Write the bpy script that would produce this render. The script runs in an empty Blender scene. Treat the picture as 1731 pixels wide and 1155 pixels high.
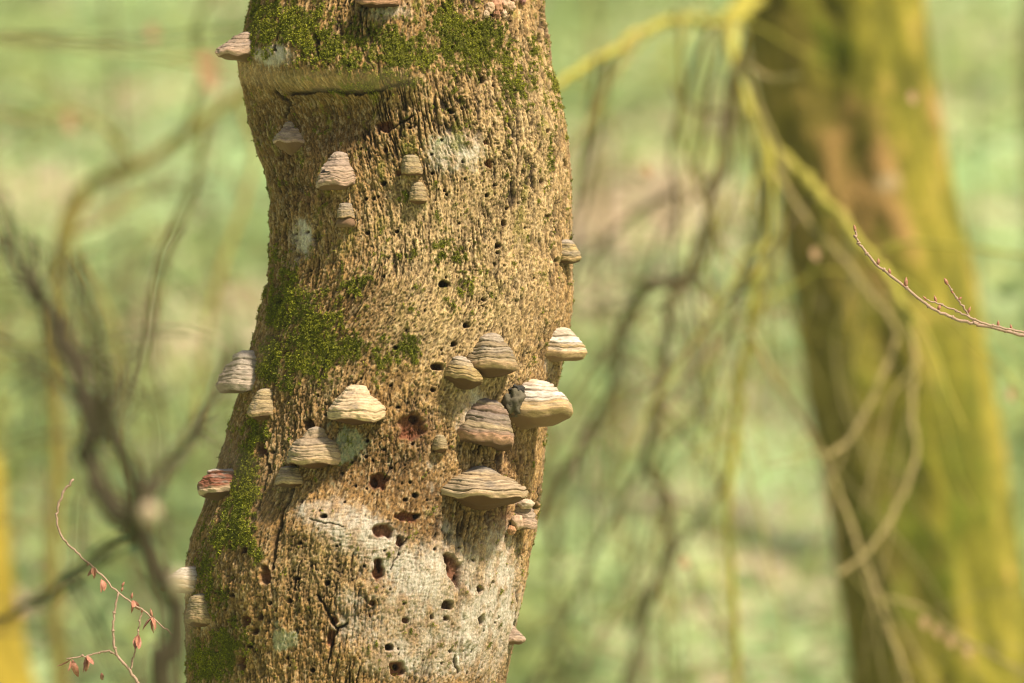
import bpy, math, random
import numpy as np
from mathutils import Vector, Matrix

random.seed(7)
rng = np.random.default_rng(7)
scn = bpy.context.scene
col = scn.collection

# ------------------------------------------------------------------ camera
LENS = 36.0 / 0.1731            # 10 m away one photo pixel is one millimetre
PITCH = math.radians(3.0)
CAM = np.array([0.0, -10.0, 1.35])
cam_d = bpy.data.cameras.new('camera')
cam_d.lens = LENS
cam_d.sensor_width = 36.0
cam_d.clip_start = 0.1
cam_d.clip_end = 2000
cam_d.dof.use_dof = True
cam_d.dof.focus_distance = 9.80
cam_d.dof.aperture_fstop = 2.35
cam_d.dof.aperture_blades = 0
cam_o = bpy.data.objects.new('camera', cam_d)
cam_o.location = CAM
cam_o.rotation_euler = (math.pi / 2 + PITCH, 0, 0)
col.objects.link(cam_o)
scn.camera = cam_o

# ------------------------------------------------------------------ light
SUN_EL, SUN_AZ = math.radians(52), math.radians(133)      # azimuth from +Y towards +X
w = bpy.data.worlds.new('World')
scn.world = w
w.use_nodes = True
nt = w.node_tree
bg = nt.nodes['Background']
sky = nt.nodes.new('ShaderNodeTexSky')
sky.sky_type = 'NISHITA'
sky.sun_disc = False
sky.sun_elevation = SUN_EL
sky.sun_rotation = SUN_AZ
sky.air_density = 1.0
sky.dust_density = 4.0
sky.ozone_density = 0.6
nt.links.new(sky.outputs[0], bg.inputs[0])
bg.inputs[1].default_value = 0.054
sd = bpy.data.lights.new('sun', 'SUN')
sd.energy = 4.5
sd.angle = math.radians(5.0)
sd.color = (1.0, 0.87, 0.69)
so = bpy.data.objects.new('sun', sd)
tosun = Vector((math.sin(SUN_AZ) * math.cos(SUN_EL), math.cos(SUN_AZ) * math.cos(SUN_EL), math.sin(SUN_EL)))
so.rotation_euler = tosun.to_track_quat('Z', 'Y').to_euler()
so.location = (6, -8, 9)
col.objects.link(so)

scn.view_settings.view_transform = 'Standard'
scn.view_settings.look = 'None'
scn.view_settings.gamma = 1.0
scn.view_settings.exposure = 0.92
scn.render.engine = 'CYCLES'
scn.cycles.use_denoising = True
scn.cycles.filter_width = 1.15
scn.cycles.max_bounces = 6
scn.cycles.diffuse_bounces = 3
scn.cycles.glossy_bounces = 2
scn.cycles.transmission_bounces = 3
scn.cycles.transparent_max_bounces = 4

# ------------------------------------------------------------------ helpers
K = 1e-4
CP, SP = math.cos(PITCH), math.sin(PITCH)

def at(px, py, D):
    """photo pixel and distance along the lens axis -> point"""
    a, b = (px - 865.5) * K, (577.5 - py) * K
    return CAM + D * np.array([a, CP - b * SP, SP + b * CP])

def at_y(px, py, Y):
    a, b = (px - 865.5) * K, (577.5 - py) * K
    D = (Y - CAM[1]) / (CP - b * SP)
    return CAM + D * np.array([a, CP - b * SP, SP + b * CP])

def to_px(P):
    d = P - CAM
    f = d[..., 1] * CP + d[..., 2] * SP
    u = -d[..., 1] * SP + d[..., 2] * CP
    return 865.5 + d[..., 0] / f / K, 577.5 - u / f / K

def sstep(a, b, x):
    t = np.clip((x - a) / (b - a), 0, 1)
    return t * t * (3 - 2 * t)

_perm = np.random.default_rng(3).permutation(512).astype(np.int32)
_perm = np.concatenate([_perm, _perm, _perm])
_g = np.random.default_rng(4).normal(size=(512, 3)).astype(np.float32)
_g /= np.linalg.norm(_g, axis=1, keepdims=True)

def perlin(x, y, z):
    x = np.asarray(x, np.float32); y = np.asarray(y, np.float32); z = np.asarray(z, np.float32)
    x, y, z = np.broadcast_arrays(x, y, z)
    xi = np.floor(x).astype(np.int32); yi = np.floor(y).astype(np.int32); zi = np.floor(z).astype(np.int32)
    xf = x - xi; yf = y - yi; zf = z - zi
    u = xf * xf * xf * (xf * (xf * 6 - 15) + 10)
    v = yf * yf * yf * (yf * (yf * 6 - 15) + 10)
    s = zf * zf * zf * (zf * (zf * 6 - 15) + 10)
    xi &= 511; yi &= 511; zi &= 511
    def corner(i, j, k):
        h = _perm[_perm[_perm[(xi + i) & 511] + ((yi + j) & 511)] + ((zi + k) & 511)]
        g = _g[h]
        return g[..., 0] * (xf - i) + g[..., 1] * (yf - j) + g[..., 2] * (zf - k)
    def mix(a, b, t):
        return a + (b - a) * t
    r0 = mix(mix(corner(0, 0, 0), corner(1, 0, 0), u), mix(corner(0, 1, 0), corner(1, 1, 0), u), v)
    r1 = mix(mix(corner(0, 0, 1), corner(1, 0, 1), u), mix(corner(0, 1, 1), corner(1, 1, 1), u), v)
    return mix(r0, r1, s) * 1.5

def fbm(x, y, z, oct=3, lac=2.03, gain=0.5):
    a, t, n = 1.0, 0.0, 0.0
    for i in range(oct):
        t = t + a * perlin(x + 17.3 * i, y + 5.1 * i, z + 9.7 * i)
        n += a
        a *= gain
        x, y, z = x * lac, y * lac, z * lac
    return t / n

def worley(u, v, seed=0, jit=0.85):
    """F1, F2 and a random number per cell"""
    ui = np.floor(u).astype(np.int32); vi = np.floor(v).astype(np.int32)
    f1 = np.full(u.shape, 9.0, np.float32); f2 = f1.copy(); cid = np.zeros(u.shape, np.float32)
    for i in (-1, 0, 1):
        for j in (-1, 0, 1):
            a, b = ui + i, vi + j
            h = _perm[_perm[(a + seed * 37) & 511] + (b & 511)]
            h2 = _perm[h + 101]
            du = a + 0.5 + jit * (h / 512.0 - 0.5) - u
            dv = b + 0.5 + jit * (h2 / 512.0 - 0.5) - v
            d = np.sqrt(du * du + dv * dv).astype(np.float32)
            c = _perm[h2 + 55] / 512.0
            closer = d < f1
            f2 = np.where(closer, f1, np.minimum(f2, d))
            cid = np.where(closer, c, cid)
            f1 = np.where(closer, d, f1)
    return f1, f2, cid

def link(o, parent=None):
    col.objects.link(o)
    if parent is not None:
        o.parent = parent
        o.matrix_parent_inverse = parent.matrix_basis.inverted()
    return o

def mesh_obj(name, verts, faces, mat, parent=None, cols=None, smooth=True):
    verts = np.ascontiguousarray(verts, np.float32).reshape(-1, 3)
    faces = np.ascontiguousarray(faces, np.int32)
    me = bpy.data.meshes.new(name)
    n, k = faces.shape
    me.vertices.add(len(verts)); me.vertices.foreach_set('co', verts.ravel())
    me.loops.add(n * k); me.loops.foreach_set('vertex_index', faces.ravel())
    me.polygons.add(n)
    me.polygons.foreach_set('loop_start', np.arange(0, n * k, k, dtype=np.int32))
    me.polygons.foreach_set('loop_total', np.full(n, k, np.int32))
    me.polygons.foreach_set('use_smooth', np.full(n, smooth, bool))
    me.update(calc_edges=True)
    if cols is not None:
        a = me.color_attributes.new('tint', 'FLOAT_COLOR', 'POINT')
        cols = np.asarray(cols, np.float32); cols = cols.reshape(-1, cols.shape[-1])
        c = np.ones((len(verts), 4), np.float32); c[:, :cols.shape[1]] = cols
        a.data.foreach_set('color', c.ravel())
    if mat is not None:
        me.materials.append(mat)
    o = bpy.data.objects.new(name, me)
    return link(o, parent)

def grid_faces(nr, nc, wrap=False):
    r = np.arange(nr - 1)[:, None]
    c = np.arange(nc if wrap else nc - 1)[None, :]
    c2 = (c + 1) % nc
    a = r * nc + c; b = r * nc + c2; d = (r + 1) * nc + c2; e = (r + 1) * nc + c
    return np.stack([a, b, d, e], -1).reshape(-1, 4)

def tag(o, label=None, cat=None, group=None, kind=None):
    if label: o['label'] = label
    if cat: o['category'] = cat
    if group: o['group'] = group
    if kind: o['kind'] = kind
    return o

def empty(name, loc):
    o = bpy.data.objects.new(name, None)
    o.empty_display_size = 0.1
    o.location = loc
    return link(o)

def catmull(P, n=6):
    P = np.asarray(P, float)
    if len(P) < 3:
        return np.array([P[0] + (P[-1] - P[0]) * t for t in np.linspace(0, 1, n + 1)])
    Q = np.vstack([2 * P[0] - P[1], P, 2 * P[-1] - P[-2]])
    out = []
    for i in range(1, len(Q) - 2):
        for t in np.linspace(0, 1, n, endpoint=False):
            a, b, c, d = Q[i - 1], Q[i], Q[i + 1], Q[i + 2]
            out.append(0.5 * (2 * b + (c - a) * t + (2 * a - 5 * b + 4 * c - d) * t * t + (3 * b - a - 3 * c + d) * t ** 3))
    out.append(P[-1])
    return np.array(out)

def tube_geo(P, R, sides=8, rough=0.0, seed=0):
    """rings along a path; radii per point; closed ends"""
    P = np.asarray(P, float); n = len(P)
    R = np.interp(np.linspace(0, 1, n), np.linspace(0, 1, len(R)), R)
    T = np.gradient(P, axis=0); T /= np.linalg.norm(T, axis=1, keepdims=True) + 1e-12
    ref = np.array([0, 1.0, 0.15]); V = []
    for i in range(n):
        ref = ref - T[i] * ref.dot(T[i])
        if np.linalg.norm(ref) < 1e-4:
            ref = np.cross(T[i], [1.0, 0.3, 0])
        ref = ref / np.linalg.norm(ref)
        b = np.cross(T[i], ref)
        a = np.linspace(0, 2 * math.pi, sides, endpoint=False)
        V.append(P[i] + R[i] * (np.cos(a)[:, None] * ref + np.sin(a)[:, None] * b))
    V = np.array(V)
    if rough:
        f = 1.0 / max(R.max() * 2.2, 1e-4)
        nz = fbm(V[..., 0] * f + seed, V[..., 1] * f, V[..., 2] * f, 2)
        V = P[:, None] + (V - P[:, None]) * (1 + rough * nz[..., None])
    F = grid_faces(n, sides, True)
    v = V.reshape(-1, 3)
    v = np.vstack([v, P[0] - T[0] * R[0] * 0.4, P[-1] + T[-1] * R[-1] * 0.8])
    k = len(v); c = np.arange(sides); c2 = (c + 1) % sides
    cap0 = np.stack([np.full(sides, k - 2), c2, c, c], -1)
    cap1 = np.stack([np.full(sides, k - 1), (n - 1) * sides + c, (n - 1) * sides + c2, (n - 1) * sides + c2], -1)
    tri = np.vstack([cap0[:, :3], cap1[:, :3]])
    q = np.vstack([np.stack([F[:, 0], F[:, 1], F[:, 2]], -1), np.stack([F[:, 0], F[:, 2], F[:, 3]], -1)])
    return v, np.vstack([q, tri])

def merge(geos):
    vs, fs, o = [], [], 0
    for v, f in geos:
        vs.append(v); fs.append(f + o); o += len(v)
    return np.vstack(vs), np.vstack(fs)

# ------------------------------------------------------------------ materials
def new_mat(name, rough=0.9, spec=0.2):
    m = bpy.data.materials.new(name)
    m.use_nodes = True
    b = m.node_tree.nodes['Principled BSDF']
    b.inputs['Roughness'].default_value = rough
    b.inputs['Specular IOR Level'].default_value = spec
    return m, m.node_tree, b

def nnode(nt, typ, **kw):
    n = nt.nodes.new(typ)
    for k, v in kw.items():
        setattr(n, k, v)
    return n

def tint_mat(name, scale, var=(0.7, 1.3), bump=0.3, bump_scale=None, rough=0.9, dist=0.001, stretch=(1, 1, 1), spec=0.2):
    """vertex tint multiplied by fine noise, with fine bump"""
    m, nt, b = new_mat(name, rough, spec)
    L = nt.links
    tc = nnode(nt, 'ShaderNodeTexCoord')
    mp = nnode(nt, 'ShaderNodeMapping'); mp.inputs['Scale'].default_value = stretch
    L.new(tc.outputs['Object'], mp.inputs[0])
    at_ = nnode(nt, 'ShaderNodeAttribute', attribute_name='tint')
    no = nnode(nt, 'ShaderNodeTexNoise'); no.inputs['Scale'].default_value = scale; no.inputs['Detail'].default_value = 4; no.inputs['Roughness'].default_value = 0.7
    L.new(mp.outputs[0], no.inputs['Vector'])
    mr = nnode(nt, 'ShaderNodeMapRange')
    mr.inputs['From Min'].default_value = 0.3; mr.inputs['From Max'].default_value = 0.7
    mr.inputs['To Min'].default_value = var[0]; mr.inputs['To Max'].default_value = var[1]
    L.new(no.outputs[0], mr.inputs[0])
    sub = nnode(nt, 'ShaderNodeMath', operation='SUBTRACT'); sub.inputs[1].default_value = 1.0
    L.new(mr.outputs[0], sub.inputs[0])
    mad = nnode(nt, 'ShaderNodeMath', operation='MULTIPLY_ADD'); mad.inputs[2].default_value = 1.0
    L.new(sub.outputs[0], mad.inputs[0]); L.new(at_.outputs['Alpha'], mad.inputs[1])
    mx = nnode(nt, 'ShaderNodeVectorMath', operation='SCALE')
    L.new(at_.outputs['Color'], mx.inputs[0]); L.new(mad.outputs[0], mx.inputs['Scale'])
    L.new(mx.outputs[0], b.inputs['Base Color'])
    n2 = nnode(nt, 'ShaderNodeTexNoise'); n2.inputs['Scale'].default_value = bump_scale or scale * 1.7; n2.inputs['Detail'].default_value = 5; n2.inputs['Roughness'].default_value = 0.7
    L.new(mp.outputs[0], n2.inputs['Vector'])
    bp = nnode(nt, 'ShaderNodeBump'); bp.inputs['Strength'].default_value = bump; bp.inputs['Distance'].default_value = dist
    L.new(n2.outputs[0], bp.inputs['Height']); L.new(bp.outputs[0], b.inputs['Normal'])
    return m

def noise_mat(name, cols, scale, bump=0.3, rough=0.9, dist=0.002, transl=0.0, detail=4, stretch=(1, 1, 1)):
    m, nt, b = new_mat(name, rough)
    L = nt.links
    tc = nnode(nt, 'ShaderNodeTexCoord')
    mp = nnode(nt, 'ShaderNodeMapping'); mp.inputs['Scale'].default_value = stretch
    L.new(tc.outputs['Object'], mp.inputs[0])
    no = nnode(nt, 'ShaderNodeTexNoise'); no.inputs['Scale'].default_value = scale; no.inputs['Detail'].default_value = detail; no.inputs['Roughness'].default_value = 0.65
    L.new(mp.outputs[0], no.inputs['Vector'])
    rp = nnode(nt, 'ShaderNodeValToRGB')
    e = rp.color_ramp.elements
    n = len(cols)
    e[0].position = 0.32; e[-1].position = 0.68
    for i in range(n - 2):
        e.new(0.32 + 0.36 * (i + 1) / (n - 1))
    for i, c in enumerate(cols):
        e[i].color = (*c, 1)
    L.new(no.outputs[0], rp.inputs[0])
    L.new(rp.outputs[0], b.inputs['Base Color'])
    if bump:
        bp = nnode(nt, 'ShaderNodeBump'); bp.inputs['Strength'].default_value = bump; bp.inputs['Distance'].default_value = dist
        n2 = nnode(nt, 'ShaderNodeTexNoise'); n2.inputs['Scale'].default_value = scale * 3; n2.inputs['Detail'].default_value = 4
        L.new(mp.outputs[0], n2.inputs['Vector']); L.new(n2.outputs[0], bp.inputs['Height']); L.new(bp.outputs[0], b.inputs['Normal'])
    if transl:
        t = nnode(nt, 'ShaderNodeBsdfTranslucent'); L.new(rp.outputs[0], t.inputs['Color'])
        ms = nnode(nt, 'ShaderNodeMixShader'); ms.inputs[0].default_value = transl
        L.new(b.outputs[0], ms.inputs[1]); L.new(t.outputs[0], ms.inputs[2])
        L.new(ms.outputs[0], nt.nodes['Material Output'].inputs['Surface'])
    return m

M_BARK = tint_mat('beech_bark', 560, (0.42, 1.52), 1.0, 620, 0.92, 0.0022, (1, 1, 0.55))
M_FUNG = tint_mat('bracket_crust', 700, (0.72, 1.28), 0.7, 800, 0.85, 0.0009, (0.5, 0.5, 1.5), 0.25)
M_PORE = tint_mat('pore_layer', 900, (0.85, 1.15), 0.4, 1500, 0.9, 0.0005)
M_MOSS = tint_mat('moss_leaves', 300, (0.75, 1.25), 0.0, 900, 0.8, 0.0005)
M_TREE2 = tint_mat('mossy_bark', 60, (0.65, 1.35), 0.6, 90, 0.95, 0.01)
M_GROUND = None

# ------------------------------------------------------------------ the ground, rising to a wooded bank behind
def ground_z(x, y):
    d = np.sqrt((x * 0.55) ** 2 + (y + 4) ** 2)
    bank = 0.30 * np.maximum(0, y - 9.0 + 0.04 * x) ** 1.0
    bank = np.where(y > 9, 0.34 * (np.sqrt((y - 9 + 0.05 * x).clip(0) ** 2 + 4.0) - 2.0), 0)
    bank = 26 * (1 - np.exp(-bank / 26))
    n = 0.28 * fbm(x * 0.13, y * 0.13, 3.1, 3) + 0.05 * fbm(x * 0.9, y * 0.9, 7.7, 2)
    return (bank + n * sstep(1.5, 7, np.hypot(x + 0.28, y)) - 0.02 * 0).astype(np.float32)

def make_ground():
    gx = np.concatenate([np.linspace(-420, -40, 24, endpoint=False), np.linspace(-40, 40, 230), np.linspace(40, 420, 25)[1:]])
    gy = np.concatenate([np.linspace(-300, -20, 16, endpoint=False), np.linspace(-20, 75, 270), np.linspace(75, 600, 40)[1:]])
    X, Y = np.meshgrid(gx, gy)
    V = np.stack([X, Y, ground_z(X, Y)], -1)
    m, nt, b = new_mat('woodland_floor', 0.95, 0.1)
    L = nt.links
    tc = nnode(nt, 'ShaderNodeTexCoord')
    big = nnode(nt, 'ShaderNodeTexNoise'); big.inputs['Scale'].default_value = 0.55; big.inputs['Detail'].default_value = 5; big.inputs['Roughness'].default_value = 0.6
    sm = nnode(nt, 'ShaderNodeTexNoise'); sm.inputs['Scale'].default_value = 9; sm.inputs['Detail'].default_value = 6; sm.inputs['Roughness'].default_value = 0.7
    L.new(tc.outputs['Object'], big.inputs['Vector']); L.new(tc.outputs['Object'], sm.inputs['Vector'])
    r1 = nnode(nt, 'ShaderNodeValToRGB'); e = r1.color_ramp.elements
    e[0].position = 0.40; e[0].color = (0.28, 0.42, 0.19, 1); e[1].position = 0.61; e[1].color = (0.46, 0.37, 0.25, 1)
    k = e.new(0.53); k.color = (0.37, 0.47, 0.22, 1)
    L.new(big.outputs[0], r1.inputs[0])
    mr = nnode(nt, 'ShaderNodeMapRange'); mr.inputs['From Min'].default_value = 0.3; mr.inputs['From Max'].default_value = 0.7
    mr.inputs['To Min'].default_value = 0.65; mr.inputs['To Max'].default_value = 1.35
    L.new(sm.outputs[0], mr.inputs[0])
    mx = nnode(nt, 'ShaderNodeVectorMath', operation='SCALE')
    L.new(r1.outputs[0], mx.inputs[0]); L.new(mr.outputs[0], mx.inputs['Scale']); L.new(mx.outputs[0], b.inputs['Base Color'])
    bp = nnode(nt, 'ShaderNodeBump'); bp.inputs['Strength'].default_value = 0.6; bp.inputs['Distance'].default_value = 0.05
    L.new(sm.outputs[0], bp.inputs['Height']); L.new(bp.outputs[0], b.inputs['Normal'])
    o = mesh_obj('ground', V, grid_faces(len(gy), len(gx)), m)
    tag(o, 'green and leaf brown woodland floor rising to a bank', kind='structure')
make_ground()

# ------------------------------------------------------------------ the main trunk
SIL_Y = [0, 30, 60, 100, 150, 200, 250, 290, 340, 400, 450, 500, 550, 600, 650, 700, 750, 800, 850, 900, 950, 1000, 1050, 1100, 1155]
SIL_L = [425, 418, 412, 405, 410, 418, 432, 450, 461, 458, 455, 447, 435, 420, 405, 392, 380, 365, 345, 325, 315, 312, 313, 315, 318]
SIL_R = [920, 922, 929, 931, 943, 955, 962, 965, 966, 966, 968, 970, 962, 951, 943, 930, 921, 917, 911, 905, 894, 885, 875, 867, 855]
_sz, _sl, _sr = [], [], []
for y_, l_, r_ in zip(SIL_Y, SIL_L, SIL_R):
    a_, b_ = at_y(l_, y_, 0.0), at_y(r_, y_, 0.0)
    _sz.append(a_[2]); _sl.append(a_[0]); _sr.append(b_[0])
_sz = np.array(_sz)[::-1]; _sl = np.array(_sl)[::-1]; _sr = np.array(_sr)[::-1]
# beyond the frame: down to the root flare, up to the broken top
lo_z = np.array([-0.25, 0.0, 0.12, 0.3, 0.6, 0.95]); lo_c = np.array([-0.33] * 4 + [-0.325, -0.30]); lo_r = np.array([0.62, 0.47, 0.395, 0.335, 0.295, 0.278])
hi_z = np.array([2.75, 3.2, 4.0, 5.0, 5.6]); hi_c = np.array([-0.18, -0.15, -0.11, -0.10, -0.08]); hi_r = np.array([0.245, 0.25, 0.24, 0.225, 0.21])
TZ = np.concatenate([lo_z, _sz, hi_z])
TC = np.concatenate([lo_c, (_sl + _sr) / 2, hi_c])
TR = np.concatenate([lo_r, (_sr - _sl) / 2, hi_r])
_fz = np.linspace(-0.25, 5.6, 2600)
def _smooth(v, k=9):
    f = np.interp(_fz, TZ, v)
    ker = np.hanning(k + 2)[1:-1]; ker /= ker.sum()
    return np.convolve(np.pad(f, k // 2, mode='edge'), ker, 'valid')
_fc, _fr = _smooth(TC), _smooth(TR)
def t_c(z): return np.interp(z, _fz, _fc)
def t_r(z): return np.interp(z, _fz, _fr)

def base_pt(th, z):
    c, r = t_c(z), t_r(z)
    return np.stack([c + r * np.sin(th), -0.95 * r * np.cos(th), z + 0 * th], -1)

def th_of(px, py):
    """angle and height on the trunk below a photo pixel"""
    y = -0.2
    for _ in range(5):
        p = at_y(px, py, y)
        s = np.clip((p[0] - t_c(p[2])) / t_r(p[2]), -0.995, 0.995)
        th = math.asin(s)
        y = -0.95 * t_r(p[2]) * math.cos(th)
    return th, p[2]

E = lambda X, Y, cx, cy, rx, ry: np.exp(-((X - cx) / rx) ** 2 - ((Y - cy) / ry) ** 2)

def lumps(X, Y, front):
    """broad swellings and hollows in mm"""
    h = 13 * E(X, Y, 490, 85, 90, 60) + 13 * E(X, Y, 620, 118, 100, 30)
    hol = sstep(128, 178, Y) * np.exp(-(np.maximum(0, Y - 190) / 62) ** 2)
    h -= 48 * hol * np.exp(-((X - 560) / 88) ** 2)
    h += 7 * E(X, Y, 490, 330, 40, 60)
    h += 8 * E(X, Y, 850, 230, 90, 110)
    h += 7 * E(X, Y, 640, 520, 130, 110) - 4 * E(X, Y, 760, 660, 60, 60)
    h -= 11 * E(X, Y, 630, 800, 120, 48)
    h += 9 * E(X, Y, 560, 895, 100, 42) + 11 * E(X, Y, 740, 1010, 150, 95) - 8 * E(X, Y, 470, 880, 26, 80)
    h -= 7 * E(X, Y, 735, 880, 60, 45)
    h += 8 * E(X, Y, 600, 1110, 60, 40) + 6 * E(X, Y, 420, 990, 60, 80)
    h += 5 * E(X, Y, 790, 1084, 13, 11) + 6 * E(X, Y, 922, 220, 9, 9) + 5 * E(X, Y, 890, 585, 10, 11) + 5 * E(X, Y, 913, 583, 5, 6)
    h += 5 * E(X, Y, 705, 150, 16, 16) + 4 * E(X, Y, 837, 930, 9, 7)
    return h * front

MOSS = [  # cx, cy, rx, ry, weight
 (500,70,80,60,.25),(640,90,110,60,.20),(780,100,90,80,.24),(870,140,50,110,.25),(545,560,130,90,.28),(760,450,60,80,.3),(390,930,60,120,.25),(420,780,30,110,.25),(930,230,26,150,.25),(520,500,60,60,.2),(760,620,50,40,.2),
 (490,28,62,38,1.0),(455,62,22,30,.7),(520,62,30,26,1.0),(545,95,16,20,.9),(430,52,10,45,.8),(440,15,20,15,.6),(580,85,26,30,.8),
 (650,58,52,34,1.0),(700,95,60,26,.9),(600,112,60,22,.8),(760,28,55,34,1.1),(795,82,44,36,1.2),(820,58,30,24,.9),(862,128,26,52,.65),(845,190,16,40,.45),
 (620,150,24,9,1.0),(590,150,24,9,.9),(690,142,28,14,.9),(545,155,22,9,.9),(900,80,14,40,.45),(935,120,10,60,.45),(880,150,16,30,.5),
 (680,338,10,13,1.1),(747,409,17,10,1.2),(690,432,17,8,.8),(768,436,22,12,.75),(783,490,13,15,1.1),(757,505,12,9,.8),(487,312,13,10,.9),(455,330,7,14,.7),
 (487,500,30,44,1.05),(466,535,18,40,.9),(527,542,22,22,1.0),(602,488,26,26,1.0),(622,462,14,16,.8),(578,532,22,18,.9),(560,598,58,30,1.15),(500,622,42,26,1.05),(535,575,40,18,.9),
 (690,584,24,20,1.3),(650,612,22,12,.8),(706,604,16,12,.9),(456,600,16,28,.8),(440,628,18,18,.9),(632,585,18,14,.8),(660,640,20,12,.55),(482,652,16,16,.8),(770,548,10,12,.55),(830,455,12,16,.4),
 (432,728,20,36,1.1),(414,790,16,52,1.0),(412,835,24,34,1.1),(402,880,32,36,1.0),(424,905,18,18,.8),(375,910,22,20,.9),(342,958,20,30,1.0),(350,1002,14,22,.9),(376,1010,13,26,1.0),
 (440,935,12,18,1.0),(384,1078,28,30,1.2),(368,1120,48,30,1.1),(335,1140,24,22,.8),(330,1100,14,20,.8),(405,1050,8,20,.7),(390,700,8,30,.5),
 (470,430,20,22,.5),(600,760,10,8,.3),(935,285,10,24,.4),(905,340,12,20,.35),(875,500,12,12,.35),(925,180,12,30,.5),(640,1090,14,8,.7),(615,1100,8,5,.8),(497,860,10,8,.5)]
HOLES = [ # px,py,rx,ry,depth mm, reddish
 (594,113,4,4,9,0),(587,73,2.4,2.4,6,0),(646,211,17,9,9,1),(648,309,5,4.5,10,0),(619,336,3.4,3.2,8,0),(622,394,4.4,4,10,0),(671,391,3.2,3,8,0),(632,336,3,3,7,0),(674,292,6,5,4,.6),(650,253,4.5,4.5,7,.3),
 (815,136,6,6.5,12,0),(763,188,5,4.6,12,0),(693,215,3,3,8,0),(819,241,4.5,5,6,.9),(827,277,7,8,8,.8),(782,274,2.8,2.6,7,0),(731,261,2.5,2.3,6,0),(732,292,3.2,2.8,8,0),(786,303,2.3,2.3,6,0),
 (752,322,2.4,2.4,6,0),(756,328,2.8,2.6,6,0),(823,330,4.2,4,10,0),(858,352,3.2,3.2,8,0),(852,378,4.5,5,6,.3),(927,367,4,5.5,5,.3),(955,277,3,8,8,0),(910,249,3,7,6,0),(918,308,3.5,7,6,.2),(837,313,3,3,7,0),(911,67,3,9,9,0),(917,38,4,20,9,0),(925,58,2.5,12,7,0),
 (838,20,10,9,8,.9),(922,222,5,4,5,.3),(843,416,5.6,5,13,0),(843,427,3,3,9,0),(838,448,3,4.6,9,0),(750,479,8,6,13,0),(818,507,3.8,3.8,9,0),(789,550,6,5,12,0),(767,582,5.4,5,11,0),(668,588,5,4,10,0),
 (740,619,11,7,12,.3),(872,508,2.2,2.2,6,0),(943,440,3.2,6,9,0),(942,452,3,5,9,0),(697,719,22,21,11,1),(703,708,9,8,8,.4),(673,689,4.2,3,8,0),(733,659,4,4,8,.2),(699,750,3,3,7,.4),(660,652,3,3,6,0),
 (650,468,3,3,6,0),(570,491,3,3.2,7,0),(473,510,5,6,9,0),(570,534,2.4,2.4,6,0),(508,615,2.4,2.4,6,0),(520,716,10,10,11,.3),(548,702,3.2,3,8,0),(440,760,5.5,14,8,.7),(456,764,3,3.4,8,0),(617,772,3,2.8,8,0),(620,745,3.4,3.2,9,0),(452,581,3.5,5,4,1),
 (548,873,6,4,10,0),(507,918,4.2,4.2,9,0),(493,907,2.2,2,6,0),(500,978,5.4,4.2,9,.2),(450,973,9,13,10,.9),(508,848,3.2,3,7,.4),(490,1015,4.5,5,9,.1),(469,1031,3,3.6,7,0),(458,1020,3,3,7,0),(419,1050,6,10,8,.8),(443,1042,5,6,9,.4),(432,1067,6,6,10,.4),(421,1093,4.5,3.2,9,0),(409,1121,8,10,9,.8),
 (430,1101,2.2,2.2,6,0),(484,1112,3.2,2.8,8,0),(528,1133,4.2,4.2,9,0),(553,985,5,5,11,0),(564,1049,7,7,8,.9),(560,1083,9,14,9,.9),(412,983,3,3,7,0),(389,998,4,5,8,.2),(396,1006,3,4,7,0),(522,1015,2.2,2.2,6,0),(630,778,2.6,2.4,7,0),(593,782,2.4,2.2,6,0),(570,923,2.4,2.2,6,0),(616,957,3,3,7,0),
 (452,794,4,8,9,.2),(418,927,6,9,8,.3),(391,925,4,5,7,.3),(704,837,5.4,4.2,10,0),(686,845,4,3.4,8,.2),(640,814,17,14,12,1),(632,818,6,10,6,.3),(690,873,19,8,9,1),(708,873,5,4.5,7,0),(647,898,15,14,11,1),(638,963,9,21,11,1),(641,955,4,14,6,.3),(763,966,12,27,8,.8),(757,958,4,16,8,.3),(769,986,4,10,6,.2),
 (695,815,3.2,2.8,7,0),(805,997,4.5,8,9,.3),(750,1022,8,8,11,.2),(807,1048,5,9,11,.1),(726,1043,3,5,7,.3),(749,1045,4,4.5,6,.5),(656,1094,7,6,11,.1),(672,1130,13,12,9,.9),(672,1128,6,5,8,0),(758,1101,3,3.4,8,0),(684,1049,6,5,6,.5),(734,928,2.6,2.4,6,0),(797,948,2.4,2.4,6,0),(826,984,2.6,2.6,7,0),(837,1045,2.4,3,7,0),
 (882,932,3,7,7,0),(910,837,3,14,8,0),(874,786,3.2,12,8,0),(904,860,3,10,7,.1),(629,1020,6,5,6,.5),(675,916,6,9,7,.7),(650,760,3,3,7,0),(663,790,3,3,6,.3),(575,800,3,2.6,6,0),(600,822,2.6,2.4,6,0),(540,760,2.6,2.6,6,0),(855,905,3,4,5,.4),(780,905,2.4,2.4,6,0),
 (502,396,2.4,2.4,6,.3),(520,392,2.6,2.6,6,.3),(530,402,2.2,2.2,5,.3),(500,420,2.4,2.4,5,.3),(506,432,2.6,2.4,6,.3),(487,470,3,6,6,.3),(452,475,3,8,6,.3),(536,668,2.4,2.4,6,0),(610,640,2.4,2.4,6,0)]
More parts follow.
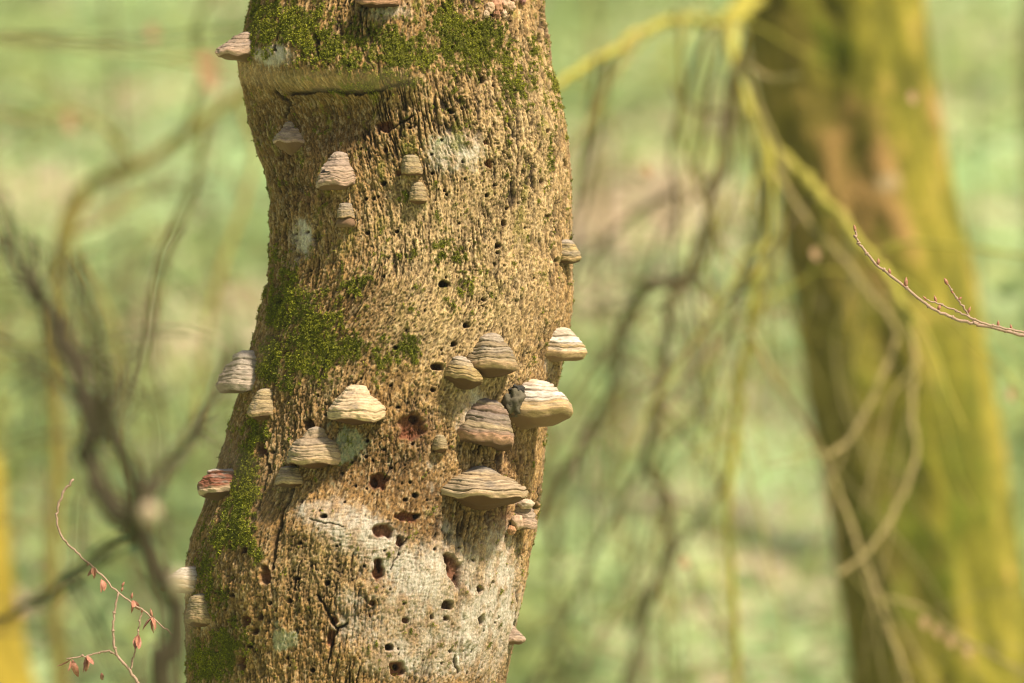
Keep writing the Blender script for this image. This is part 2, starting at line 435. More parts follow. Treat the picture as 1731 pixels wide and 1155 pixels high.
CRACKS_AND_SHADOW = [ # polyline, width px, depth mm
 ([(485,160),(520,150),(560,152),(600,158),(640,152),(690,140)],4.0,8),  # shadow under the brow, drawn in as a dark groove
 ([(488,372),(484,400),(490,425)],2.6,6),([(478,60),(470,76),(476,88)],2.4,5),([(460,150),(474,172),(470,196)],3.0,7),([(492,826),(486,842),(479,862),(475,884),(466,905),(465,934),(463,959)],4.2,11),
 ([(511,948),(504,973),(497,998)],2.2,5),
 ([(535,1004),(549,1024),(562,1052),(572,1065),(588,1052)],2.6,8),
 ([(572,1065),(567,1081),(560,1100),(556,1120)],2.4,7),
 ([(526,876),(550,884),(582,889)],1.2,3),
 ([(535,58),(541,72),(544,95)],4.5,11),
 ([(768,1108),(770,1122),(773,1136)],2.6,6),
 ([(700,196),(690,203),(676,210),(664,216)],2.0,6),
 ([(560,590),(553,606),(546,622),(535,640)],1.6,4),
 ([(742,268),(741,305),(738,340)],1.0,2.5),
 ([(855,350),(850,395),(848,430),(842,470)],1.3,4),
 ([(880,285),(876,340),(874,372)],1.3,4),
 ([(442,740),(452,790),(448,812),(432,860)],2.2,5),
 ([(600,700),(603,690),(612,684)],1.4,3),
 ([(850,555),(848,563),(851,572)],1.4,3),
 ([(662,778),(655,800),(650,812)],1.6,4),
 ([(690,905),(676,925),(668,945),(660,962)],1.6,4),
 ([(880,900),(878,960),(868,1040),(860,1100)],1.6,5),
 ([(470,560),(462,600),(452,640)],1.6,4)]
PALE = [ # grey or whitish patches: cx,cy,rx,ry,w
 (770,248,46,32,1.5),(745,275,40,24,.6),(800,290,30,30,.4),(570,868,58,30,.85),(620,905,45,30,1.0),(520,858,22,16,.6),(512,402,18,34,1.7),(497,445,10,12,.5),(470,95,36,19,1.7),(450,60,20,14,.4),(490,135,40,16,.5),(800,685,24,36,1.5),(778,720,16,24,.6),
 (650,18,40,18,.9),(690,30,40,22,.4),(716,985,60,55,1.0),(650,940,40,28,.8),(790,1000,70,90,.75),(600,1060,50,36,.6),(720,1090,60,60,.9),(640,1120,50,36,.5),(840,960,26,90,.55),(730,780,18,16,.7),(732,825,14,18,.6),(755,890,10,14,.7),(838,770,30,40,.45),(830,1090,26,60,.7),(345,1055,10,24,.9),(362,1060,8,20,.5),(585,1010,22,20,.6),(935,620,14,40,.6),(600,910,50,20,.7),(700,1000,150,120,.35),(800,1080,70,90,.35),(560,880,80,40,.3),(860,980,30,150,.3),(760,1040,110,110,.4)]
LICHEN = [(475,1085,20,20,1.1),(600,750,34,22,1.0),(570,775,18,14,.7),(588,735,16,20,.8),(655,778,14,14,.5),(660,855,10,12,.5),(468,1050,16,12,.5),(740,240,26,16,.6),(632,15,36,14,.7),(560,820,14,10,.6),(500,1080,16,16,.5),(560,715,12,16,.5)]
BROWN_AND_SHADE = [(560,215,90,48,1.3),(480,200,40,50,.7),(420,420,70,300,.5),(360,900,60,260,.45),(470,290,30,60,.5),(520,330,34,60,.55),(660,790,90,50,.85),(600,800,90,30,.7),(740,850,50,36,.9),(700,880,60,30,.8),(470,480,24,80,.4),(440,850,40,120,.35),(560,700,80,40,.35),(600,560,120,90,.35),(700,730,60,40,.5),(500,1000,60,60,.3),(480,220,36,70,.4),(770,880,60,40,.7)]  # brown bark, plus painted shade: hollow, left side, below the widest bracket
RED = [(475,245,18,20,.6),(700,724,26,22,.6),(860,770,30,50,.3),(845,870,20,30,.3),(850,880,30,40,.3),(640,965,18,26,.5),(350,1045,9,20,.6),(530,335,24,10,.5),(700,1000,20,60,.2)]
TAN = [(820,420,120,330,1.0),(900,250,60,200,.8),(760,520,90,90,.7),(680,560,60,40,.5),(690,390,80,90,.6),(540,960,80,60,.6),(560,650,50,50,.5),(470,760,30,60,.4),(850,1000,40,140,.5)]

def seg_dist(X, Y, pts):
    d = np.full(X.shape, 1e9, np.float32)
    for (x0, y0), (x1, y1) in zip(pts[:-1], pts[1:]):
        dx, dy = x1 - x0, y1 - y0
        t = np.clip(((X - x0) * dx + (Y - y0) * dy) / (dx * dx + dy * dy), 0, 1)
        d = np.minimum(d, np.hypot(X - x0 - t * dx, Y - y0 - t * dy))
    return d

def mixc(c, tgt, m):
    return c + (np.asarray(tgt, np.float32) - c) * np.clip(m, 0, 1)[..., None]

def make_trunk():
    dth = 0.0045
    th = np.concatenate([np.arange(-1.78, 1.78, dth), np.linspace(1.78, 2 * math.pi - 1.78, 70)[:-1]]).astype(np.float32)
    zlo, zhi = at_y(0, 1185, 0)[2], at_y(0, -30, 0)[2]
    z = np.concatenate([np.linspace(-0.22, zlo, 70, endpoint=False), np.arange(zlo, zhi, 0.00145), np.linspace(zhi, 5.6, 150)]).astype(np.float32)
    TH, Z = np.meshgrid(th, z)
    B = base_pt(TH, Z).astype(np.float32)
    X, Y = to_px(B.astype(np.float64))
    X = X.astype(np.float32); Y = Y.astype(np.float32)
    tt = np.where(TH > math.pi, TH - 2 * math.pi, TH)
    front = sstep(1.62, 1.35, np.abs(tt)).astype(np.float32)
    x3, y3, z3 = B[..., 0], B[..., 1], B[..., 2]
    # photo-like coordinates wobbled so that nothing has a drawn edge
    w1 = fbm(x3 * 22, y3 * 22, z3 * 22, 2); w2 = fbm(x3 * 22 + 40, y3 * 22, z3 * 22 + 9, 2)
    w3 = perlin(x3 * 90, y3 * 90, z3 * 90); w4 = perlin(x3 * 90 + 31, y3 * 90, z3 * 90)
    Xw = X + 9 * w1 + 3 * w3; Yw = Y + 9 * w2 + 3 * w4
    Xf = X + 1.6 * w3; Yf = Y + 1.6 * w4
    side = 1 - front
    def field(lst, X=Xw, Y=Yw):
        m = np.zeros(X.shape, np.float32)
        for cx, cy, rx, ry, wt in lst:
            m += wt * E(X, Y, cx, cy, rx, ry)
        return m * front
    n_mid = fbm(x3 * 45, y3 * 45, z3 * 30, 3)
    n_fine = fbm(x3 * 160, y3 * 160, z3 * 110, 2)
    crack_hint = np.abs(perlin(x3 * 120 + 9, y3 * 120, z3 * 50)) * 2 - 0.5
    n_big = fbm(x3 * 6, y3 * 6, z3 * 4, 3)
    pale = field(PALE) + side * sstep(0.1, 0.5, n_big) * 0.6
    pale = sstep(0.34, 1.15, pale + 0.42 * n_mid + 0.34 * n_fine + 0.2 * w1) * (0.60 + 0.38 * sstep(-0.18, 0.22, fbm(x3 * 16 + 8, y3 * 16, z3 * 11, 3)))
    lich = sstep(0.36, 0.75, field(LICHEN) + 0.5 * n_mid + 0.25 * n_fine)
    brown = np.clip(field(BROWN_AND_SHADE) + 0.25 * n_mid, 0, 1)
    red = np.clip(field(RED) * (1 + n_mid), 0, 1)
    tan = np.clip(field(TAN) + 0.3 * n_mid, 0, 1)
    moss = field(MOSS) + side * (0.25 + 0.9 * n_big)
    moss = sstep(0.50, 1.0, moss * 0.80 + 1.15 * n_mid + 1.0 * n_fine - 0.25 * crack_hint)
    n_sp = fbm(x3 * 30 + 50, y3 * 30, z3 * 14, 2)
    sprink = sstep(0.22, 0.5, n_sp + 0.35 * n_fine) * sstep(700, 60, Y) * front * 0.75
    # ---- bark relief (mm): plates, vertical fissures, grain
    flow = E(X, Y, 610, 540, 170, 150) * 0.42
    zc = at_y(0, 540, 0)[2]
    s = (tt * 0.262 - flow * (Z - zc)).astype(np.float32) * 1000
    zz = Z * 1000
    sw = s + 4.5 * fbm(s / 26, zz / 60, 1.5, 2) + 1.6 * perlin(s / 7, zz / 9, 4.4)
    zw = zz + 9 * fbm(s / 22, zz / 40, 8.5, 2) + 2.2 * perlin(s / 6, zz / 8, 2.2)
    f1, f2, cid = worley(sw / 6.4, zw / 19.0, 1)
    crack1 = 1 - sstep(0.0, 0.17, f2 - f1)
    g1, g2, cid2 = worley(sw / 3.0, zw / 8.0, 2)
    crack2 = 1 - sstep(0.0, 0.22, g2 - g1)
    on = 0.5 + 0.9 * fbm(x3 * 18, y3 * 18, z3 * 9, 2)          # where the plates break open
    gate = fbm(s / 19, zz / 42, 3.3, 2)
    fis = (1 - sstep(0.05, 0.19, np.abs(perlin(sw / 8.6, zw / 85.0, 6.1)))) * sstep(-0.30, 0.02, gate)
    fis2 = (1 - sstep(0.04, 0.20, np.abs(perlin(sw / 5.2 + 40, zw / 42.0, 1.1)))) * sstep(-0.08, 0.18, perlin(s / 11, zz / 26, 7.3) + 0.4 * gate)
    fish = (1 - sstep(0.04, 0.2, np.abs(perlin(s / 16 + 11, zz / 6.0, 5.1)))) * sstep(0.15, 0.4, perlin(s / 12, zz / 14, 2.6))
    platez = np.clip(field([(560,740,120,110,1.0),(540,980,90,90,1.0),(460,1060,80,90,.8),(640,650,90,70,.8),(700,760,60,60,.7),(500,690,60,60,.7),(600,440,80,60,.5)]), 0, 1)
    p1, p2, pid = worley((sw + 3.5 * w1 * 3 + 2.5 * w3) / 8.0, (zw + 8 * w2 + 2.5 * w4) / 16.0, 3, 1.0)
    crackp = (1 - sstep(0.03, 0.20, p2 - p1)) * sstep(-0.02, 0.35, gate + 0.35 * n_mid + 0.12) * platez
    zone = (1 - 0.55 * platez) * (0.30 + 0.70 * sstep(-0.22, 0.22, fbm(x3 * 9, y3 * 9, z3 * 7, 3) + 0.25 * sstep(700, 900, X) - 0.12))
    fis = zone * np.clip(np.maximum(fis, 0.8 * fis2) + 0.45 * fish, 0, 1)
    w5 = worley(s / 3.6 + 0.3 * w3, zz / 5.6 + 0.3 * w4, 8, 0.95)
    dots = (1 - sstep(0.20, 0.42, w5[0])) * (w5[2] > 0.62) * sstep(-0.25, 0.2, perlin(s / 15 + 3, zz / 22, 1.9))
    grain = perlin(sw / 2.3, zw / 17.0, 5.0)
    gran = perlin(s / 2.3, zz / 3.4, 9.0)
    pit = 1 - sstep(0.30, 0.46, worley(s / 6.5, zz / 8.5, 5, 0.95)[0] * 1.35 + 0.1 * n_fine)
    rough = (1 - 0.62 * pale) * (1 - 0.45 * lich)
    calm = sstep(820, 1000, X) * sstep(640, 760, Y) * front
    rough = rough * (1 - 0.45 * calm)
    h = lumps(X, Y, front) + 7 * n_big + 2.2 * n_mid
    h += rough * ((cid - 0.5) * 1.6 + (cid2 - 0.5) * 0.8 - 1.3 * crack1 * np.clip(on, 0.0, 1) - 1.0 * crack2 * np.clip(on, 0.15, 1) - 7.0 * fis - 2.6 * crackp + (pid - 0.5) * 2.4 * platez - 1.2 * dots + 2.4 * perlin(sw / 11.0, zw / 70.0, 2.9))
    h += (0.35 + 0.65 * rough) * (1.0 * grain + 0.3 * gran) + 0.9 * n_fine * rough
    h -= 1.3 * pit * (0.4 + 0.6 * rough)
    wood = perlin(s / 17 + 0.8 * w1, zz / 3.0 + 1.2 * w2, 2.0) * (E(X, Y, 600, 900, 130, 80) + 0.5 * E(X, Y, 690, 1060, 110, 90)) + 0.8 * perlin(sw / 2.4, zz / 30, 2.7) * sstep(560, 700, X) * sstep(860, 960, Y)
    h += 1.1 * pale * wood * 1.6 + 0.7 * calm * perlin(s / 1.6, zz / 26, 3.9)
    # moss cushions
    h += moss * (1.2 + 1.6 * n_fine + 1.2 * gran)
    # ---- colours
    C = np.empty(X.shape + (3,), np.float32)
    C[:] = (0.345, 0.198, 0.072)
    C = mixc(C, (0.520, 0.365, 0.178), tan * 0.85)
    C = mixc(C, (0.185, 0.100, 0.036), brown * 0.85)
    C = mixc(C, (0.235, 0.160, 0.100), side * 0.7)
    v = (1 + 0.35 * (cid - 0.5) + 0.4 * (pid - 0.5) * platez + 0.35 * (cid2 - 0.5) + 0.35 * n_mid + 0.2 * gran + 0.45 * grain)
    C *= v[..., None]
    C = mixc(C, (0.62, 0.50, 0.32), sstep(0.6, 0.95, cid2) * 0.30 * rough)
    C = mixc(C, (0.022, 0.014, 0.008), np.clip(crack1 * np.clip(on - 0.1, 0.0, 1) * 0.4 + crack2 * np.clip(on - 0.1, 0, 1) * 0.4 + fis * 0.96 + crackp * 0.62 + dots * 0.4, 0, 1) * (0.25 + 0.75 * rough))
    C = mixc(C, (0.075, 0.048, 0.024), pit * 0.55)
    C = mixc(C, (0.26, 0.115, 0.070), red * 0.7)
    pc = np.empty_like(C); pc[:] = (0.58, 0.53, 0.44)
    pc = mixc(pc, (0.40, 0.29, 0.20), sstep(-0.1, 0.4, n_mid + 0.3 * w1))
    pc = mixc(pc, (0.20, 0.165, 0.125), sstep(0.0, 0.55, -wood) * 0.85)
    C = mixc(C, pc, pale * (0.78 + 0.3 * n_fine))
    C = mixc(C, (0.34, 0.40, 0.27), lich * 0.62 * (0.8 + 0.5 * n_fine))
    C = mixc(C, (0.22, 0.20, 0.03), sprink)
    C = mixc(C, (0.085, 0.085, 0.012), moss)
    C = mixc(C, (0.17, 0.175, 0.022), moss * sstep(0.0, 0.5, gran) * 0.8)
    # ---- bore holes, hollows, long cracks and the drawn ledge shadow (only the vertices near each)
    def near(cx, cy, r):
        cols_ = np.where(np.any(np.abs(X - cx) < r, axis=0))[0]
        rows_ = np.where(np.any(np.abs(Y - cy) < r, axis=1))[0]
        cols_ = cols_[(np.abs(tt[0, cols_]) < 1.6)]
        if len(cols_) == 0 or len(rows_) == 0:
            return None
        return np.s_[rows_[0]:rows_[-1] + 1, cols_[0]:cols_[-1] + 1]
    def dig(sl, d, depth, redness, edge=0.75):
        m = sstep(1.15, edge, d)
        h[sl] -= depth * m * 1.5
        inner = np.array([0.035, 0.020, 0.012]) * (1 - redness) + np.array([0.20, 0.075, 0.036]) * redness
        C[sl] = mixc(C[sl], inner * (1 + 0.5 * n_fine[sl][..., None]), m * 0.93)
        h[sl] += 0.4 * np.exp(-((d - 1.35) / 0.22) ** 2)
    for cx, cy, rx, ry, dep, rd in HOLES:
        sl = near(cx, cy, 2.2 * max(rx, ry) + 4)
        if sl is None: continue
        big = max(rx, ry) > 7
        dx, dy = (Xf[sl] - cx) / rx, (Yf[sl] - cy) / ry
        if big:
            dx = dx + 0.35 * w1[sl] * 1.5 + 0.25 * w3[sl]; dy = dy + 0.35 * w2[sl] * 1.5 + 0.25 * w4[sl]
        dig(sl, np.hypot(dx, dy), dep, rd, 0.8 if big else 0.7)
    # scattered tiny beetle holes
    r2 = np.random.default_rng(11)
    for i in range(150):
        cx, cy = r2.uniform(330, 950), r2.uniform(5, 1150)
        r = r2.uniform(1.4, 2.5)
        sl = near(cx, cy, 8)
        if sl is None: continue
        dig(sl, np.hypot((Xf[sl] - cx) / r, (Yf[sl] - cy) / (r * r2.uniform(.8, 1.5))), 5, 0.1, 0.6)
    for pts, wd, dep in CRACKS_AND_SHADOW:
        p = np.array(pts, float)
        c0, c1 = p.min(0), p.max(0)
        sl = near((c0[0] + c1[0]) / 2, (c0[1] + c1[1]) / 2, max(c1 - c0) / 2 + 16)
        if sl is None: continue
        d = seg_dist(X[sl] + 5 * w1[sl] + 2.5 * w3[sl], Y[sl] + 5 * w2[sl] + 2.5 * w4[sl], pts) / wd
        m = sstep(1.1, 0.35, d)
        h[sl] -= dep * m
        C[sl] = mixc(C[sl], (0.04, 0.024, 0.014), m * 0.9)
    # broken top: ragged
    h = h * 0.001
    N = np.stack([np.sin(TH), -np.cos(TH), 0 * TH], -1)
    P = B + N * h[..., None]
    topk = sstep(5.0, 5.6, Z)
    P[..., 2] += topk * (0.25 * perlin(tt * 2.5, 0 * tt, 3.3) + 0.10 * perlin(tt * 9, 0 * tt, 1.0))
    nr, nc = TH.shape
    F = grid_faces(nr, nc, True)
    V = P.reshape(-1, 3)
    # close the broken top
    k = len(V)
    cz = V[(nr - 1) * nc:, :].mean(0) - np.array([0, 0, 0.35])
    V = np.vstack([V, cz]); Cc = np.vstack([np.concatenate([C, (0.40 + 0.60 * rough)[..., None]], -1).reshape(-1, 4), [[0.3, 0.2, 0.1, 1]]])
    c = np.arange(nc); a = (nr - 1) * nc + c; b2 = (nr - 1) * nc + (c + 1) % nc
    F = np.vstack([F, np.stack([a, b2, np.full(nc, k), np.full(nc, k)], -1)[:0]])
    root = empty('beech_tree', (float(t_c(0.0)), 0, 0))
    tag(root, 'dead tan beech trunk studded with bracket fungi, bored with beetle holes', 'tree')
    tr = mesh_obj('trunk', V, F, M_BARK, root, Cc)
    tri = np.stack([a, b2, np.full(nc, k)], -1)
    rag = np.vstack([V[a], cz[None]])
    mesh_obj('broken_top', rag, np.stack([c, (c + 1) % nc, np.full(nc, nc)], -1), M_BARK, root, np.tile([[0.30, 0.20, 0.10]], (nc + 1, 1)))
    # ---- moss leaves standing on the cushions
    dens = (moss * front + 0.14 * sprink) * (np.abs(tt) < 1.7) * (Y > -60) * (Y < 1200)
    idx = np.flatnonzero(dens.ravel() > 0.04)
    pr = dens.ravel()[idx]
    idx = idx[rng.random(len(idx)) < pr * 0.42]
    if len(idx) > 60000:
        idx = rng.choice(idx, 60000, replace=False)
    p0 = P.reshape(-1, 3)[idx]; n0 = N.reshape(-1, 3)[idx]
    m = len(idx)
    nb = 3
    p0 = np.repeat(p0, nb, 0); n0 = np.repeat(n0, nb, 0)
    k = len(p0)
    p0 = p0 + rng.normal(0, 0.0008, (k, 3)) - n0 * 0.0005
    d = n0 + rng.normal(0, 0.75, (k, 3)) + np.array([0, 0, 0.25]); d /= np.linalg.norm(d, axis=1, keepdims=True)
    sv = np.cross(d, rng.normal(0, 1, (k, 3))); sv /= np.linalg.norm(sv, axis=1, keepdims=True)
    ln = rng.uniform(0.0016, 0.0040, (k, 1)); wd = rng.uniform(0.0006, 0.0011, (k, 1))
    mid = p0 + d * ln * 0.5
    V = np.stack([p0, mid + sv * wd, p0 + d * ln, mid - sv * wd], 1).reshape(-1, 3)
    F = np.arange(4 * k).reshape(-1, 4)
    patch = fbm(p0[:, 0] * 20, p0[:, 1] * 20, p0[:, 2] * 20, 2)[:, None]
    cc = np.array([[0.135, 0.145, 0.010]]) * (1 + 0.4 * rng.normal(0, 1, (k, 1)).clip(-1.5, 2)) + np.array([[0.13, 0.115, 0.006]]) * np.clip(0.35 + 1.3 * patch, 0, 1.2)
    cc = np.repeat(cc.clip(0.01, 0.5), 4, 0)
    mo = mesh_obj('moss', V, F, M_MOSS, root, cc, smooth=False)
    tag(mo, 'green moss tufts clinging to the bark', kind='stuff')
    return root
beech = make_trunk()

# ------------------------------------------------------------------ bracket fungi
FACE = np.array([0.0, 0.0, 0.0])
PAL = {  # crust colours from the top to the rim, rim, pore layer
 'tan':   ([(0.42,0.36,0.29),(0.50,0.41,0.29),(0.40,0.31,0.20),(0.56,0.46,0.31),(0.46,0.35,0.21),(0.58,0.46,0.29)], (0.50,0.34,0.19), (0.22,0.095,0.042)),
 'cream': ([(0.56,0.46,0.33),(0.66,0.55,0.39),(0.54,0.42,0.28),(0.68,0.56,0.38),(0.60,0.47,0.30),(0.64,0.50,0.31)], (0.50,0.35,0.20), (0.17,0.072,0.034)),
 'grey':  ([(0.46,0.43,0.39),(0.54,0.49,0.43),(0.42,0.38,0.33),(0.56,0.50,0.43),(0.48,0.41,0.34),(0.52,0.45,0.37)], (0.46,0.36,0.27), (0.30,0.17,0.10)),
 'pink':  ([(0.44,0.37,0.32),(0.50,0.40,0.33),(0.40,0.31,0.25),(0.52,0.41,0.32),(0.46,0.35,0.27),(0.50,0.37,0.27)], (0.50,0.33,0.23), (0.36,0.18,0.10)),
 'band':  ([(0.34,0.30,0.25),(0.46,0.40,0.32),(0.26,0.22,0.17),(0.48,0.41,0.31),(0.36,0.27,0.13),(0.44,0.34,0.17)], (0.44,0.29,0.16), (0.24,0.115,0.055)),
 'gold':  ([(0.42,0.38,0.33),(0.50,0.45,0.38),(0.40,0.31,0.15),(0.54,0.43,0.20),(0.30,0.22,0.10),(0.50,0.38,0.17)], (0.40,0.27,0.13), (0.22,0.105,0.048)),
 'dark':  ([(0.22,0.19,0.18),(0.34,0.29,0.25),(0.20,0.16,0.14),(0.38,0.31,0.24),(0.46,0.36,0.17),(0.36,0.22,0.14)], (0.40,0.23,0.13), (0.26,0.13,0.07)),
 'white': ([(0.58,0.48,0.37),(0.70,0.66,0.62),(0.62,0.58,0.54),(0.74,0.70,0.65),(0.36,0.26,0.13),(0.50,0.38,0.20)], (0.38,0.26,0.13), (0.36,0.19,0.10)),
 'olive': ([(0.40,0.35,0.24),(0.44,0.37,0.22),(0.30,0.25,0.15),(0.48,0.39,0.22),(0.34,0.26,0.14),(0.46,0.35,0.18)], (0.40,0.27,0.14), (0.26,0.12,0.06)),
 'broken':([(0.48,0.46,0.44),(0.54,0.50,0.46),(0.24,0.09,0.05),(0.20,0.07,0.04),(0.40,0.31,0.22),(0.48,0.37,0.24)], (0.46,0.34,0.21), (0.26,0.13,0.07)),
 'rust':  ([(0.40,0.24,0.14),(0.46,0.28,0.16),(0.30,0.15,0.08),(0.44,0.27,0.16),(0.34,0.19,0.10),(0.42,0.26,0.15)], (0.40,0.22,0.12), (0.20,0.085,0.04)),
}

def fungus_mesh(name, root, fr, W, P, zt, zb, pal, seed, pw, a0, ax, bands, lump, tilt, rim, bell, sharp):
    bands = max(2, bands - 1)
    """fr = (origin, right, out); cap from apex zt (>0) to rim at z=0, pore layer down to -zb at the trunk"""
    O, Rv, Nv = fr
    Up = np.array([0, 0, 1.0])
    nphi, nt_, nm, nu = 60, 74, 12, 14
    phi = np.linspace(-math.pi / 2, math.pi / 2, nphi)
    back = 0.45 * W if W < 0.06 else 0.035
    def ring(f, g, z, xo):
        """f width factor, g depth factor"""
        sx, cy = np.sin(phi), np.cos(phi)
        lobes = 1 + 0.05 * perlin(phi * 1.7 + seed * 3.1, 0 * phi, z * 18 + seed) + 0.025 * perlin(phi * 5 + seed, 0 * phi, z * 30)
        x = xo + W / 2 * f * np.sign(sx) * np.abs(sx) ** 0.92 * lobes
        y = P * g * cy ** 0.92 * lobes
        x = np.concatenate([[x[0] * 0.96, x[0]], x[1:-1], [x[-1], x[-1] * 0.96]])
        y = np.concatenate([[-back, -back * .3], y[1:-1], [-back * .3, -back]])
        return x, y
    X, Y, Z, Tt, part = [], [], [], [], []
    rm = rim * min(zt + zb, W) * 0.5
    T1 = np.linspace(0.0, 1.0, nt_) ** 0.9
    for t in T1:
        dome = math.sqrt(max(0, 1 - (1 - min(t / 0.16, 1)) ** 2))
        f = a0 * dome + (1 - a0) * ((1 - bell) * t ** (pw * 0.95) + bell * float(sstep(0.08, 0.84, t)))
        f2 = f
        z = zt * (1 - t)
        x, y = ring(f2, f2 ** 1.12, z, ax * W / 2 * (1 - t))
        X.append(x); Y.append(y); Z.append(np.full_like(x, z)); Tt.append(t); part.append(0)
    for i in range(1, nm + 1):
        a = math.pi * 0.62 * i / nm
        f = 1 + (rm / (W / 2)) * (math.sin(a) * 0.35 - (1 - math.cos(a)) * 0.45)
        z = -rm * (1 - math.cos(a)) * 1.1
        x, y = ring(f, f, z, 0)
        X.append(x); Y.append(y); Z.append(np.full_like(x, z)); Tt.append(1 + i / nm); part.append(1)
    zl = Z[-1][0]; fl = f
    for i in range(1, nu + 1):
        s_ = i / nu
        f = fl * (1 - s_)
        x, y = ring(f, f, zl - 0.01, 0)
        bow = (1 - s_)
        z = zl - (zb - abs(zl)) * (1 - bow ** 1.5) if zb > abs(zl) else zl + 0.15 * zb * s_
        Yb = y * 1.0
        X.append(x); Y.append(Yb); Z.append(np.full_like(x, z)); Tt.append(2 + s_); part.append(2)
    X, Y, Z = np.array(X), np.array(Y), np.array(Z)
    Tt = np.array(Tt)[:, None] + 0 * X
    # tilt of the shelf, drooping rim, uneven surface
    Z = Z + tilt * X
    Z = Z + 0.085 * W * perlin(X / W * 2.4 + seed * 1.7, Y / W * 2.4, seed * 0.31) * sstep(0.35, 1.0, Tt) * (1 - sstep(2.3, 3.0, Tt))
    f = 1.0 / max(W, 0.03)
    rb = np.random.default_rng(int(seed * 100) + 1)
    edges = np.concatenate([[0], np.cumsum(rb.uniform(0.5, 1.6, bands + 2))]); edges = edges / edges[-1] * 1.06; bands0 = bands
    amp_b = rb.uniform(0.1, 1.0, bands + 3); line_b = rb.uniform(0.0, 1.0, bands + 3) ** 1.5; col_b = rb.permutation(np.arange(bands + 3) % 6)
    aph = np.arctan2(X, np.maximum(Y, 0) + 1e-4)
    tw = Tt + 0.045 * fbm(aph * 1.5 + seed, Tt * 2, seed * 0.7, 2) + 0.012 * perlin(aph * 9 + seed, Tt * 9, 1.0)
    tb = np.interp(tw, edges, np.arange(len(edges)))
    kb = np.clip(np.floor(tb).astype(int), 0, bands + 2); ph = tb - np.floor(tb)
    oncap = (Tt < 1.0) * sstep(0.06, 0.2, Tt)
    step = (sstep(0.0, 0.25, ph) * (1 - sstep(0.88, 1.0, ph)) - 0.4) * amp_b[kb] * oncap
    d = lump * 0.034 * W * step
    d = d + lump * 0.060 * W * fbm(X * f * 3.2 + seed, Y * f * 3.2, Z * f * 5, 3)
    d += lump * 0.008 * W * perlin(X * f * 9 + seed, Y * f * 9, Z * f * 26) + lump * 0.006 * W * perlin(X * f * 24 + seed, Y * f * 24, Z * f * 30)
    rad = np.hypot(X, Y) + 1e-6
    keep = (1 - sstep(2.0, 2.3, Tt))
    X = X + d * keep * X / rad; Y = Y + d * keep * np.maximum(Y, 0) / rad; Z = Z + 0.6 * d * keep
    Wp = O + X[..., None] * Rv + Y[..., None] * Nv + Z[..., None] * Up
    # colours
    cp, rc, pc = PAL[pal]
    cp = np.array(cp) * np.array([0.70, 0.65, 0.59]); rc = np.array(rc) * 0.72
    nz = fbm(X * f * 3 + seed, Y * f * 3, Z * f * 14 + seed, 3)
    nz2 = perlin(X * f * 9 + seed, Y * f * 9, Z * f * 60)
    q = np.clip(Tt + 0.16 * nz, 0, 1) * (len(cp) - 1) * 0.999
    k = np.floor(q).astype(int); fr_ = sstep(0.2, 0.8, q - k)
    C = cp[k] * (1 - fr_[..., None]) + cp[np.minimum(k + 1, len(cp) - 1)] * fr_[..., None]
    C = mixc(C, cp[col_b[kb] % len(cp)], 0.45 * oncap)
    line = np.exp(-((ph - 0.02) / 0.11) ** 2) + np.exp(-((ph - 1.0) / 0.11) ** 2)
    fine = sstep(0.25, 0.6, np.abs(perlin(aph * 2.2 + seed, tw * bands * 4.2, seed)) * 2)
    C = mixc(C, (0.12, 0.080, 0.048), line * 1.0 * (0.4 + 0.6 * line_b[kb]) * oncap * sstep(-0.5, 0.1, nz2))
    C = mixc(C, np.array(cp).mean(0) * 0.55, (1 - fine) * 0.45 * oncap)
    blot = sstep(0.15, 0.5, fbm(X * f * 4 + seed * 2, Y * f * 4, Z * f * 6 + 3, 3))
    C = mixc(C, (0.13, 0.11, 0.09), blot * 0.65 * (Tt < 0.85))
    C = C * (1 + 0.30 * nz + 0.30 * nz2)[..., None]
    if sharp == 1:
        sp_ = np.exp(-((aph + 0.25) / 0.13) ** 2 - ((Tt - 0.66) / 0.07) ** 2) + 0.8 * np.exp(-((aph - 0.05) / 0.22) ** 2 - ((Tt - 0.70) / 0.03) ** 2)
        C = mixc(C, (0.025, 0.02, 0.018), sstep(0.3, 0.6, sp_ + 0.2 * nz2))
    if sharp == 2:
        C = mixc(C, (0.13, 0.115, 0.105), sstep(0.34, 0.12, Tt + 0.12 * nz) * 0.85)
    if pal == 'broken':
        C = mixc(C, (0.20, 0.07, 0.038), sstep(-0.1, 0.35, nz + 0.4 * np.sin(3.3 * X / W + 0.6)) * (Tt > 0.15) * (Tt < 0.9) * 0.9)
    C = mixc(C, np.array(rc), sstep(0.92, 1.15, Tt) * 0.85)
    C = np.where((Tt > 1)[..., None] & (Tt < 2.01)[..., None], C * (1 + 0.45 * nz + 0.5 * nz2)[..., None], C)
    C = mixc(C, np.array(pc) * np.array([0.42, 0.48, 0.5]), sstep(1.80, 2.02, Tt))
    C = np.clip(C * (1.18 if pal in ('white', 'cream', 'grey') else 1.0), 0.01, 0.85)
    nc = X.shape[1]
    i1, i2 = nt_ - 1, nt_ + nm - 1
    def piece(nm_, a, b, mat):
        v = Wp[a:b + 1].reshape(-1, 3); n = b + 1 - a
        o = mesh_obj(nm_, v, grid_faces(n, nc), mat, root, C[a:b + 1].reshape(-1, 3))
        return o
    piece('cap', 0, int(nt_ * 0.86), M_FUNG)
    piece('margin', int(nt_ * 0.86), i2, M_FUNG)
    piece('pore_surface', i2, len(Tt) - 1, M_PORE)

